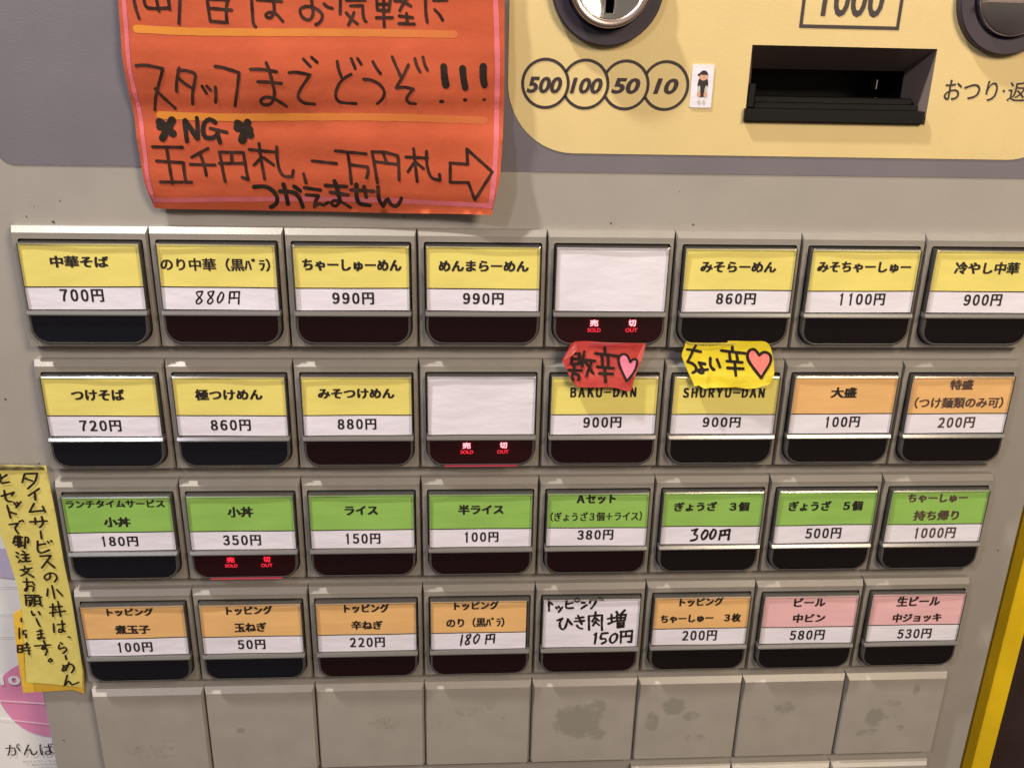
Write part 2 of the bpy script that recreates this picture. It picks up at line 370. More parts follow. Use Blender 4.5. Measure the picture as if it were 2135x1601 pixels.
# ---- pen strokes and print, measured on the machine (button units) ----
SIGN_INK=[(0.0212,[(1.104,1.571),(1.114,1.503),(1.129,1.449)]),(0.0212,[(1.174,1.578),(1.194,1.517),(1.342,1.518)]),(0.0213,[(1.337,1.582),(1.342,1.509)]),(0.0212,[(1.257,1.58),(1.267,1.498)]),(0.0213,[(1.417,1.584),(1.396,1.422)]),(0.0214,[(1.6,1.588),(1.604,1.508),(1.61,1.44)]),(0.0214,[(1.596,1.581),(1.744,1.579)]),(0.0214,[(1.609,1.523),(1.76,1.514)]),(0.0214,[(1.745,1.591),(1.725,1.523),(1.723,1.435)]),(0.0215,[(1.61,1.44),(1.728,1.433)]),(0.0215,[(1.9,1.595),(1.9,1.509),(1.903,1.432),(1.918,1.409)]),(0.0215,[(1.936,1.585),(2.045,1.579),(2.101,1.577)]),(0.0215,[(2.047,1.599),(2.049,1.542),(2.046,1.501),(2.019,1.47),(1.995,1.477),(1.991,1.491),(2.013,1.505),(2.052,1.501),(2.075,1.482),(2.103,1.451)]),(0.0216,[(2.304,1.605),(2.307,1.559),(2.312,1.507),(2.296,1.472),(2.271,1.463),(2.235,1.483),(2.223,1.517),(2.232,1.537),(2.264,1.549),(2.307,1.547),(2.343,1.531),(2.369,1.509),(2.374,1.48),(2.354,1.448),(2.328,1.434)]),(0.0217,[(1.073,1.141),(1.147,1.145),(1.257,1.125)]),(0.0218,[(1.257,1.125),(1.246,1.092),(1.204,0.996),(1.178,0.929),(1.156,0.846)]),(0.0219,[(1.185,0.989),(1.234,0.93),(1.304,0.858)]),(0.0218,[(1.371,1.133),(1.353,1.076),(1.337,1.022),(1.332,0.974)]),(0.0218,[(1.36,1.115),(1.421,1.114),(1.475,1.094),(1.468,1.049),(1.443,0.964),(1.433,0.891)]),(0.0219,[(1.36,1.062),(1.4,1.026),(1.447,0.997)]),(0.022,[(1.514,1.013),(1.54,0.966)]),(0.022,[(1.548,1.014),(1.572,0.987)]),(0.022,[(1.607,1.009),(1.605,0.955),(1.597,0.906)]),(0.0219,[(1.62,1.147),(1.678,1.139),(1.784,1.109)]),(0.022,[(1.784,1.109),(1.773,1.054),(1.75,0.957),(1.731,0.884)]),(0.022,[(1.864,1.133),(1.951,1.133),(2.047,1.12)]),(0.0221,[(1.908,1.051),(1.983,1.049),(2.073,1.042)]),(0.022,[(1.977,1.178),(1.995,1.125),(2.009,1.059),(2.019,0.986),(2.006,0.931),(1.978,0.9),(1.934,0.896),(1.916,0.917),(1.931,0.939),(1.969,0.949),(2.013,0.938),(2.055,0.914),(2.095,0.887)]),(0.0221,[(2.132,1.115),(2.182,1.119),(2.275,1.103)]),(0.0222,[(2.275,1.103),(2.241,1.057),(2.2,1.002),(2.182,0.959),(2.196,0.929),(2.226,0.911),(2.293,0.906)]),(0.0221,[(2.234,1.207),(2.279,1.16)]),(0.0221,[(2.291,1.22),(2.327,1.188)]),(0.021,[(2.389,1.569),(2.412,1.55),(2.446,1.541)]),(0.021,[(2.503,1.609),(2.498,1.506)]),(0.0211,[(2.544,1.596),(2.673,1.599)]),(0.0211,[(2.57,1.56),(2.655,1.564)]),(0.0211,[(2.655,1.564),(2.655,1.515),(2.663,1.472),(2.676,1.461)]),(0.0212,[(2.54,1.515),(2.576,1.476),(2.615,1.446)]),(0.0212,[(2.593,1.519),(2.579,1.484),(2.552,1.437)]),(0.0211,[(2.751,1.615),(2.756,1.539)]),(0.0212,[(2.847,1.617),(2.835,1.534)]),(0.0212,[(2.755,1.538),(2.835,1.534)]),(0.0211,[(2.8,1.616),(2.799,1.501),(2.801,1.431)]),(0.0212,[(2.753,1.575),(2.84,1.577)]),(0.0213,[(2.747,1.488),(2.859,1.491)]),(0.0212,[(2.877,1.601),(2.933,1.596),(2.988,1.569)]),(0.0212,[(2.965,1.62),(2.926,1.567),(2.91,1.538)]),(0.0213,[(2.906,1.503),(2.999,1.494)]),(0.0213,[(2.956,1.522),(2.961,1.455)]),(0.0214,[(2.902,1.454),(3.011,1.453)]),(0.0212,[(3.089,1.623),(3.091,1.525),(3.1,1.467)]),(0.0213,[(3.145,1.61),(3.238,1.612)]),(0.0213,[(3.153,1.55),(3.187,1.516),(3.207,1.484)]),(0.0215,[(2.467,1.197),(2.474,1.146),(2.493,1.089)]),(0.0216,[(2.561,1.113),(2.509,1.083),(2.476,1.05),(2.451,1.0),(2.446,0.958),(2.464,0.927),(2.508,0.917),(2.585,0.914)]),(0.0215,[(2.565,1.217),(2.591,1.151)]),(0.0215,[(2.609,1.218),(2.633,1.182)]),(0.0216,[(2.716,1.199),(2.74,1.157),(2.767,1.122)]),(0.0217,[(2.648,1.08),(2.693,1.078),(2.749,1.055),(2.786,1.013),(2.788,0.976),(2.765,0.939),(2.738,0.917)]),(0.0216,[(2.852,1.234),(2.879,1.172),(2.91,1.106)]),(0.0217,[(2.965,1.183),(2.929,1.113),(2.876,1.03)]),(0.0219,[(2.876,1.027),(2.94,1.033),(2.997,1.02)]),(0.0219,[(2.997,1.02),(2.965,0.985),(2.948,0.954),(2.964,0.927),(3.012,0.921)]),(0.0217,[(3.011,1.226),(3.026,1.175),(3.047,1.139)]),(0.0217,[(3.068,1.236),(3.08,1.188),(3.098,1.152)]),(0.0511,[(3.214,1.176),(3.219,1.106),(3.229,1.053)]),(0.0479,[(3.348,1.166),(3.354,1.103),(3.367,1.036)]),(0.0514,[(3.495,1.181),(3.494,1.111),(3.505,1.057)]),(0.0242,[(3.193,0.94),(3.204,0.94)]),(0.0242,[(3.364,0.954),(3.371,0.952)]),(0.0208,[(3.502,0.958),(3.508,0.957)]),(0.0571,[(1.181,0.761),(1.27,0.685)]),(0.0572,[(1.27,0.775),(1.194,0.652)]),(0.0539,[(1.18,0.73),(1.25,0.737)]),(0.0577,[(1.736,0.761),(1.822,0.684)]),(0.0577,[(1.807,0.771),(1.761,0.649)]),(0.0544,[(1.731,0.733),(1.819,0.722)]),(0.0337,[(1.358,0.773),(1.366,0.633)]),(0.0371,[(1.365,0.776),(1.441,0.656)]),(0.0303,[(1.449,0.796),(1.447,0.653)]),(0.0338,[(1.575,0.767),(1.539,0.788),(1.499,0.76),(1.486,0.704),(1.502,0.663),(1.553,0.661),(1.59,0.687)]),(0.0237,[(1.537,0.726),(1.655,0.7)]),(0.0306,[(1.585,0.699),(1.602,0.63)]),(0.0223,[(1.114,0.59),(1.329,0.59)]),(0.0224,[(1.215,0.587),(1.219,0.479),(1.232,0.332)]),(0.0225,[(1.131,0.491),(1.324,0.481)]),(0.0226,[(1.324,0.481),(1.322,0.43),(1.327,0.349)]),(0.0227,[(1.146,0.342),(1.368,0.343)]),(0.0225,[(1.511,0.586),(1.386,0.521)]),(0.0225,[(1.449,0.546),(1.47,0.464),(1.479,0.393)]),(0.0226,[(1.371,0.47),(1.548,0.468)]),(0.0226,[(1.591,0.561),(1.598,0.459),(1.611,0.35)]),(0.0226,[(1.588,0.561),(1.761,0.56)]),(0.0226,[(1.761,0.56),(1.765,0.487),(1.778,0.368)]),(0.0229,[(1.781,0.368),(1.737,0.384)]),(0.0226,[(1.674,0.559),(1.672,0.492)]),(0.0227,[(1.581,0.481),(1.768,0.484)]),(0.0226,[(1.805,0.582),(1.987,0.567)]),(0.0226,[(1.878,0.625),(1.883,0.514),(1.898,0.373)]),(0.0227,[(1.887,0.527),(1.828,0.472)]),(0.0227,[(1.9,0.527),(1.97,0.474)]),(0.0227,[(2.002,0.605),(1.999,0.516),(2.01,0.439),(2.04,0.397),(2.098,0.392)]),(0.023,[(2.099,0.392),(2.109,0.437)]),(0.023,[(2.183,0.415),(2.197,0.347)]),(0.0222,[(2.25,0.509),(2.428,0.493)]),(0.0222,[(2.423,0.584),(2.646,0.566)]),(0.0223,[(2.513,0.566),(2.522,0.482),(2.53,0.346)]),(0.0224,[(2.532,0.486),(2.653,0.473)]),(0.0224,[(2.653,0.473),(2.656,0.439),(2.644,0.393)]),(0.0223,[(2.689,0.581),(2.703,0.491),(2.722,0.358)]),(0.0223,[(2.693,0.581),(2.784,0.579),(2.875,0.555)]),(0.0224,[(2.875,0.555),(2.88,0.487),(2.881,0.38)]),(0.0223,[(2.771,0.569),(2.792,0.505)]),(0.0224,[(2.71,0.511),(2.864,0.494)]),(0.0224,[(2.934,0.547),(3.092,0.542)]),(0.0224,[(2.991,0.608),(2.999,0.521),(3.013,0.372)]),(0.0225,[(2.989,0.502),(2.948,0.443)]),(0.0225,[(3.009,0.509),(3.061,0.467)]),(0.0313,[(1.817,0.314),(1.896,0.318),(1.952,0.286),(1.978,0.234),(1.962,0.188),(1.924,0.164)]),(0.0315,[(2.001,0.284),(2.096,0.278),(2.139,0.236),(2.158,0.164)]),(0.0314,[(2.031,0.336),(2.043,0.268),(2.051,0.189)]),(0.0315,[(2.108,0.321),(2.149,0.289)]),(0.028,[(2.183,0.312),(2.297,0.297)]),(0.0281,[(2.193,0.26),(2.279,0.254)]),(0.0282,[(2.279,0.254),(2.253,0.204),(2.244,0.168)]),(0.0247,[(2.261,0.181),(2.285,0.195),(2.308,0.182),(2.349,0.206)]),(0.0281,[(2.338,0.331),(2.493,0.326)]),(0.0282,[(2.369,0.282),(2.5,0.264)]),(0.0316,[(2.406,0.367),(2.423,0.305),(2.438,0.213)]),(0.0248,[(2.438,0.213),(2.4,0.176),(2.371,0.193),(2.389,0.219),(2.435,0.213),(2.474,0.194),(2.509,0.168)]),(0.0282,[(2.522,0.303),(2.69,0.296)]),(0.0317,[(2.566,0.343),(2.563,0.261),(2.58,0.202),(2.656,0.186)]),(0.0282,[(2.622,0.328),(2.635,0.249)]),(0.0283,[(2.724,0.329),(2.728,0.236),(2.756,0.182)]),(0.0285,[(2.756,0.182),(2.774,0.217),(2.794,0.244),(2.813,0.198),(2.853,0.185),(2.887,0.225),(2.894,0.248)]),(0.0217,[(3.085,0.592),(3.088,0.488),(3.119,0.405),(3.183,0.385)]),(0.022,[(3.183,0.385),(3.178,0.427)]),(0.0218,[(3.38,0.611),(3.385,0.503)]),(0.022,[(3.387,0.503),(3.256,0.511)]),(0.0219,[(3.258,0.512),(3.257,0.371)]),(0.0221,[(3.257,0.371),(3.391,0.372)]),(0.0221,[(3.391,0.372),(3.44,0.246)]),(0.0223,[(3.44,0.246),(3.567,0.453)]),(0.0221,[(3.567,0.453),(3.38,0.611)])]
SIGN_YELLOW=[(0.0503,[(1.102,1.38),(1.417,1.371),(1.785,1.373),(2.363,1.384),(2.84,1.39),(3.29,1.392)]),(0.052,[(1.186,0.81),(1.61,0.803),(2.333,0.818),(2.876,0.823),(3.51,0.813)])]
SIGN_PINK=[(0.0335,[(1.034,1.653),(1.028,1.381),(1.021,1.119),(1.039,0.859),(1.049,0.611),(1.05,0.357),(1.072,0.198)]),(0.0363,[(1.08,0.205),(2.056,0.227),(2.762,0.228),(3.118,0.214),(3.542,0.205)]),(0.0379,[(3.556,0.202),(3.579,0.407),(3.593,0.65),(3.596,0.92),(3.595,1.246),(3.572,1.715)])]
SIGN_LEFT=[(0.998,1.741),(0.99,1.562),(0.975,1.193),(0.986,0.916),(0.995,0.661),(1.016,0.336),(1.062,0.142)]
SIGN_RIGHT=[(3.637,1.807),(3.64,1.624),(3.646,1.247),(3.648,0.964),(3.642,0.702),(3.622,0.408),(3.564,0.137)]
SIGN_BOTTOM=[(1.062,0.142),(1.699,0.138),(2.403,0.132),(2.938,0.13),(3.564,0.137)]
TAG_RED=[(4.242,-0.856),(4.519,-0.866),(4.793,-0.871),(4.806,-0.886),(4.781,-1.009),(4.735,-1.131),(4.703,-1.262),(4.558,-1.227),(4.291,-1.219),(4.224,-1.177),(4.188,-1.1),(4.145,-1.01),(4.184,-0.923)]
TAG_RED_FOLDL=[(4.241,-0.861),(4.258,-0.908),(4.215,-0.964),(4.148,-0.998),(4.184,-0.923)]
TAG_RED_FOLDR=[(4.793,-0.873),(4.806,-0.888),(4.781,-1.009),(4.735,-1.131),(4.721,-1.139),(4.743,-0.986)]
TAG_RED_INK=[(0.0214,[(4.218,-0.949),(4.218,-1.032)]),(0.0214,[(4.218,-0.949),(4.279,-0.949)]),(0.0215,[(4.279,-0.949),(4.279,-1.032)]),(0.0215,[(4.22,-0.991),(4.277,-0.994)]),(0.0215,[(4.221,-1.032),(4.279,-1.032)]),(0.0215,[(4.239,-1.032),(4.241,-1.078)]),(0.0216,[(4.193,-1.081),(4.3,-1.083)]),(0.0216,[(4.238,-1.085),(4.224,-1.131),(4.232,-1.158)]),(0.0216,[(4.243,-1.108),(4.272,-1.116),(4.28,-1.139),(4.274,-1.158)]),(0.0215,[(4.318,-0.934),(4.308,-0.994),(4.305,-1.055)]),(0.0215,[(4.317,-0.998),(4.408,-1.011)]),(0.0215,[(4.328,-1.009),(4.379,-1.085),(4.395,-1.108)]),(0.0216,[(4.383,-1.013),(4.357,-1.078),(4.338,-1.127)]),(0.0215,[(4.483,-0.904),(4.486,-0.956)]),(0.0215,[(4.408,-0.951),(4.583,-0.973)]),(0.0216,[(4.463,-0.968),(4.468,-1.055)]),(0.0216,[(4.511,-0.975),(4.515,-1.059)]),(0.0216,[(4.425,-1.057),(4.562,-1.072)]),(0.0217,[(4.442,-1.108),(4.555,-1.116)]),(0.0217,[(4.488,-1.062),(4.495,-1.177)]),(0.0179,[(4.668,-1.173),(4.622,-1.085),(4.6,-1.024),(4.601,-0.979),(4.632,-0.958),(4.666,-0.971),(4.691,-1.024)]),(0.0178,[(4.691,-1.024),(4.708,-1.001),(4.736,-0.998),(4.745,-1.024),(4.728,-1.093),(4.668,-1.173)])]
TAG_RED_HEART=[(4.668,-1.173),(4.622,-1.085),(4.6,-1.024),(4.601,-0.979),(4.632,-0.958),(4.666,-0.971),(4.691,-1.024),(4.708,-1.001),(4.736,-0.998),(4.745,-1.024),(4.728,-1.093)]
TAG_YEL=[(5.146,-0.841),(5.327,-0.851),(5.748,-0.85),(5.803,-0.87),(5.833,-0.916),(5.865,-1.029),(5.873,-1.11),(5.859,-1.157),(5.827,-1.2),(5.671,-1.234),(5.567,-1.223),(5.466,-1.227),(5.302,-1.225),(5.256,-1.208),(5.224,-1.216),(5.209,-1.186),(5.146,-1.064),(5.106,-0.971),(5.124,-0.909)]
TAG_YEL_INK=[(0.0225,[(5.149,-0.919),(5.214,-0.93),(5.263,-0.942)]),(0.0225,[(5.216,-0.89),(5.185,-0.963),(5.158,-1.019)]),(0.0226,[(5.158,-1.019),(5.204,-1.038),(5.231,-1.068),(5.226,-1.097),(5.204,-1.108)]),(0.0227,[(5.251,-1.026),(5.275,-1.068),(5.285,-1.104),(5.259,-1.106),(5.253,-1.085),(5.325,-1.08)]),(0.0227,[(5.26,-1.03),(5.301,-1.038)]),(0.0227,[(5.343,-0.992),(5.347,-1.055),(5.378,-1.085)]),(0.0227,[(5.398,-1.002),(5.425,-1.063)]),(0.0226,[(5.512,-0.896),(5.518,-0.933)]),(0.0227,[(5.427,-0.929),(5.622,-0.948)]),(0.0227,[(5.493,-0.942),(5.504,-1.009)]),(0.0227,[(5.549,-0.942),(5.565,-1.013)]),(0.0228,[(5.476,-1.013),(5.602,-1.021)]),(0.0228,[(5.541,-1.017),(5.555,-1.127)]),(0.0228,[(5.486,-1.068),(5.612,-1.072)]),(0.023,[(5.763,-1.144),(5.687,-1.055),(5.643,-0.988),(5.649,-0.929),(5.691,-0.914),(5.737,-0.962)]),(0.0228,[(5.737,-0.962),(5.775,-0.937),(5.827,-0.962),(5.831,-1.029),(5.763,-1.144)])]
TAG_YEL_HEART=[(5.763,-1.144),(5.687,-1.055),(5.643,-0.988),(5.649,-0.929),(5.691,-0.914),(5.737,-0.962),(5.775,-0.937),(5.827,-0.962),(5.831,-1.029)]
NOTE=[(-0.639,-1.941),(-0.048,-1.962),(-0.038,-2.426),(-0.043,-2.911),(-0.036,-3.247),(-0.053,-3.996),(-0.083,-4.178),(-0.328,-4.13),(-0.553,-4.098),(-0.477,-3.375),(-0.474,-3.114),(-0.505,-2.755),(-0.56,-2.353)]
NOTE2=[(-0.404,-3.299),(-0.56,-3.389),(-0.571,-3.482),(-0.596,-3.803),(-0.618,-4.238),(-0.428,-4.232),(-0.177,-4.218),(-0.087,-4.263),(-0.049,-4.027),(-0.068,-3.492),(-0.162,-3.303)]
NOTE_INK=[(0.0175,[(-0.224,-2.028),(-0.255,-2.105)]),(0.0175,[(-0.224,-2.028),(-0.124,-2.025)]),(0.0175,[(-0.124,-2.025),(-0.154,-2.099),(-0.221,-2.163)]),(0.0176,[(-0.224,-2.07),(-0.172,-2.092)]),(0.0177,[(-0.13,-2.163),(-0.225,-2.227)]),(0.0177,[(-0.17,-2.199),(-0.178,-2.267)]),(0.0178,[(-0.193,-2.3),(-0.243,-2.379)]),(0.0178,[(-0.243,-2.379),(-0.121,-2.366)]),(0.0178,[(-0.128,-2.329),(-0.117,-2.38)]),(0.0179,[(-0.258,-2.474),(-0.114,-2.465)]),(0.0179,[(-0.208,-2.438),(-0.214,-2.493)]),(0.0179,[(-0.152,-2.424),(-0.153,-2.49),(-0.184,-2.526)]),(0.018,[(-0.184,-2.564),(-0.188,-2.634)]),(0.018,[(-0.224,-2.66),(-0.238,-2.75),(-0.21,-2.773),(-0.141,-2.744)]),(0.0181,[(-0.224,-2.697),(-0.164,-2.683)]),(0.0181,[(-0.141,-2.661),(-0.134,-2.676)]),(0.0181,[(-0.112,-2.654),(-0.107,-2.665)]),(0.0182,[(-0.228,-2.807),(-0.137,-2.8)]),(0.0182,[(-0.137,-2.8),(-0.186,-2.864),(-0.233,-2.921)]),(0.0182,[(-0.178,-2.857),(-0.123,-2.919)]),(0.0175,[(-0.422,-2.033),(-0.419,-2.069)]),(0.0175,[(-0.367,-2.037),(-0.423,-2.076),(-0.423,-2.111),(-0.36,-2.101)]),(0.0176,[(-0.447,-2.232),(-0.338,-2.197)]),(0.0176,[(-0.338,-2.197),(-0.362,-2.226)]),(0.0176,[(-0.414,-2.182),(-0.413,-2.269),(-0.371,-2.283)]),(0.0177,[(-0.354,-2.291),(-0.345,-2.313)]),(0.0177,[(-0.329,-2.291),(-0.322,-2.306)]),(0.0177,[(-0.297,-2.284),(-0.346,-2.338)]),(0.0177,[(-0.415,-2.319),(-0.409,-2.436)]),(0.0178,[(-0.412,-2.377),(-0.356,-2.4)]),(0.0178,[(-0.43,-2.501),(-0.355,-2.488)]),(0.0179,[(-0.355,-2.488),(-0.389,-2.539),(-0.371,-2.584)]),(0.0179,[(-0.343,-2.473),(-0.333,-2.466)]),(0.0178,[(-0.316,-2.459),(-0.311,-2.47)]),(0.0179,[(-0.401,-2.613),(-0.431,-2.68)]),(0.018,[(-0.417,-2.635),(-0.345,-2.621)]),(0.0179,[(-0.381,-2.606),(-0.393,-2.718)]),(0.018,[(-0.416,-2.665),(-0.354,-2.673)]),(0.018,[(-0.363,-2.613),(-0.373,-2.71)]),(0.018,[(-0.32,-2.621),(-0.343,-2.726)]),(0.018,[(-0.32,-2.621),(-0.296,-2.629),(-0.306,-2.674)]),(0.018,[(-0.415,-2.695),(-0.352,-2.703)]),(0.0181,[(-0.421,-2.77),(-0.404,-2.785)]),(0.0181,[(-0.427,-2.808),(-0.414,-2.823)]),(0.0182,[(-0.418,-2.869),(-0.401,-2.846)]),(0.0181,[(-0.367,-2.756),(-0.351,-2.771)]),(0.0181,[(-0.38,-2.793),(-0.322,-2.79)]),(0.0181,[(-0.379,-2.827),(-0.327,-2.824)]),(0.0181,[(-0.348,-2.794),(-0.358,-2.854)]),(0.0182,[(-0.391,-2.861),(-0.319,-2.855)]),(0.0166,[(-0.377,-2.906),(-0.374,-2.931)]),(0.0166,[(-0.418,-2.943),(-0.318,-2.924)]),(0.0166,[(-0.345,-2.94),(-0.382,-2.98),(-0.421,-3.001)]),(0.0166,[(-0.398,-2.947),(-0.318,-3.015)]),(0.0167,[(-0.173,-2.98),(-0.188,-3.033),(-0.221,-3.041),(-0.226,-3.008),(-0.18,-2.975),(-0.132,-2.984),(-0.124,-3.026),(-0.151,-3.063)]),(0.0168,[(-0.178,-3.101),(-0.176,-3.231)]),(0.0168,[(-0.218,-3.133),(-0.236,-3.205)]),(0.0169,[(-0.142,-3.143),(-0.105,-3.203)]),(0.017,[(-0.232,-3.32),(-0.125,-3.313)]),(0.017,[(-0.242,-3.38),(-0.107,-3.361)]),(0.017,[(-0.202,-3.286),(-0.219,-3.415)]),(0.0169,[(-0.153,-3.262),(-0.155,-3.416)]),(0.017,[(-0.189,-3.338),(-0.184,-3.351)]),(0.0171,[(-0.227,-3.493),(-0.236,-3.58)]),(0.0171,[(-0.196,-3.502),(-0.131,-3.494)]),(0.0171,[(-0.15,-3.459),(-0.159,-3.564),(-0.194,-3.58),(-0.181,-3.546),(-0.142,-3.573)]),(0.0172,[(-0.122,-3.63),(-0.105,-3.639)]),(0.0173,[(-0.196,-3.69),(-0.183,-3.704)]),(0.0173,[(-0.21,-3.712),(-0.22,-3.756),(-0.167,-3.74),(-0.156,-3.767),(-0.191,-3.802)]),(0.0174,[(-0.173,-3.829),(-0.174,-3.865)]),(0.0174,[(-0.209,-3.927),(-0.188,-3.982)]),(0.0174,[(-0.154,-3.901),(-0.185,-3.964),(-0.222,-3.99),(-0.205,-3.945),(-0.135,-3.92),(-0.12,-3.965),(-0.148,-4.01)]),(0.0175,[(-0.189,-4.036),(-0.227,-4.145)]),(0.0176,[(-0.227,-4.145),(-0.184,-4.1),(-0.16,-4.138),(-0.101,-4.116)]),(0.0167,[(-0.413,-3.063),(-0.333,-3.064)]),(0.0167,[(-0.38,-3.03),(-0.396,-3.147),(-0.417,-3.147),(-0.375,-3.106),(-0.334,-3.115),(-0.348,-3.157)]),(0.0168,[(-0.335,-3.073),(-0.324,-3.094)]),(0.0168,[(-0.425,-3.197),(-0.306,-3.199)]),(0.0168,[(-0.418,-3.198),(-0.427,-3.299)]),(0.0168,[(-0.401,-3.223),(-0.365,-3.22),(-0.384,-3.292)]),(0.0169,[(-0.405,-3.249),(-0.37,-3.249)]),(0.0169,[(-0.394,-3.266),(-0.4,-3.308)]),(0.0169,[(-0.35,-3.216),(-0.287,-3.217)]),(0.0169,[(-0.346,-3.233),(-0.358,-3.283)]),(0.0169,[(-0.303,-3.229),(-0.305,-3.284)]),(0.0169,[(-0.354,-3.258),(-0.304,-3.255)]),(0.0169,[(-0.354,-3.284),(-0.305,-3.284)]),(0.0169,[(-0.348,-3.292),(-0.365,-3.309)]),(0.0169,[(-0.313,-3.293),(-0.294,-3.306)]),(0.017,[(-0.394,-3.36),(-0.387,-3.403),(-0.372,-3.395)]),(0.017,[(-0.335,-3.365),(-0.326,-3.395)]),(0.017,[(-0.364,-3.438),(-0.357,-3.481),(-0.345,-3.516)]),(0.0171,[(-0.378,-3.568),(-0.334,-3.56)]),(0.0171,[(-0.38,-3.603),(-0.331,-3.591)]),(0.0171,[(-0.35,-3.551),(-0.352,-3.63),(-0.38,-3.647),(-0.38,-3.629),(-0.324,-3.639)]),(0.0172,[(-0.423,-3.716),(-0.285,-3.711)]),(0.0172,[(-0.336,-3.665),(-0.332,-3.736),(-0.364,-3.753),(-0.353,-3.727),(-0.322,-3.763),(-0.345,-3.816)]),(0.0173,[(-0.307,-3.853),(-0.295,-3.871),(-0.312,-3.888),(-0.328,-3.875),(-0.307,-3.853)])]
NOTE2_INK=[(0.0162,[(-0.522,-3.53),(-0.535,-3.635)]),(0.0163,[(-0.49,-3.557),(-0.5,-3.592),(-0.475,-3.592),(-0.482,-3.627)]),(0.0163,[(-0.494,-3.557),(-0.469,-3.555)]),(0.0163,[(-0.561,-3.704),(-0.522,-3.705)]),(0.0164,[(-0.522,-3.705),(-0.533,-3.776)]),(0.0164,[(-0.573,-3.775),(-0.533,-3.776)]),(0.0163,[(-0.561,-3.704),(-0.573,-3.775)]),(0.0164,[(-0.567,-3.74),(-0.531,-3.741)]),(0.0164,[(-0.506,-3.697),(-0.47,-3.698)]),(0.0164,[(-0.519,-3.732),(-0.465,-3.733)]),(0.0164,[(-0.482,-3.68),(-0.49,-3.733)]),(0.0164,[(-0.52,-3.759),(-0.469,-3.76)]),(0.0164,[(-0.479,-3.751),(-0.48,-3.804)]),(0.0162,[(-0.49,-3.427),(-0.492,-3.461)])]
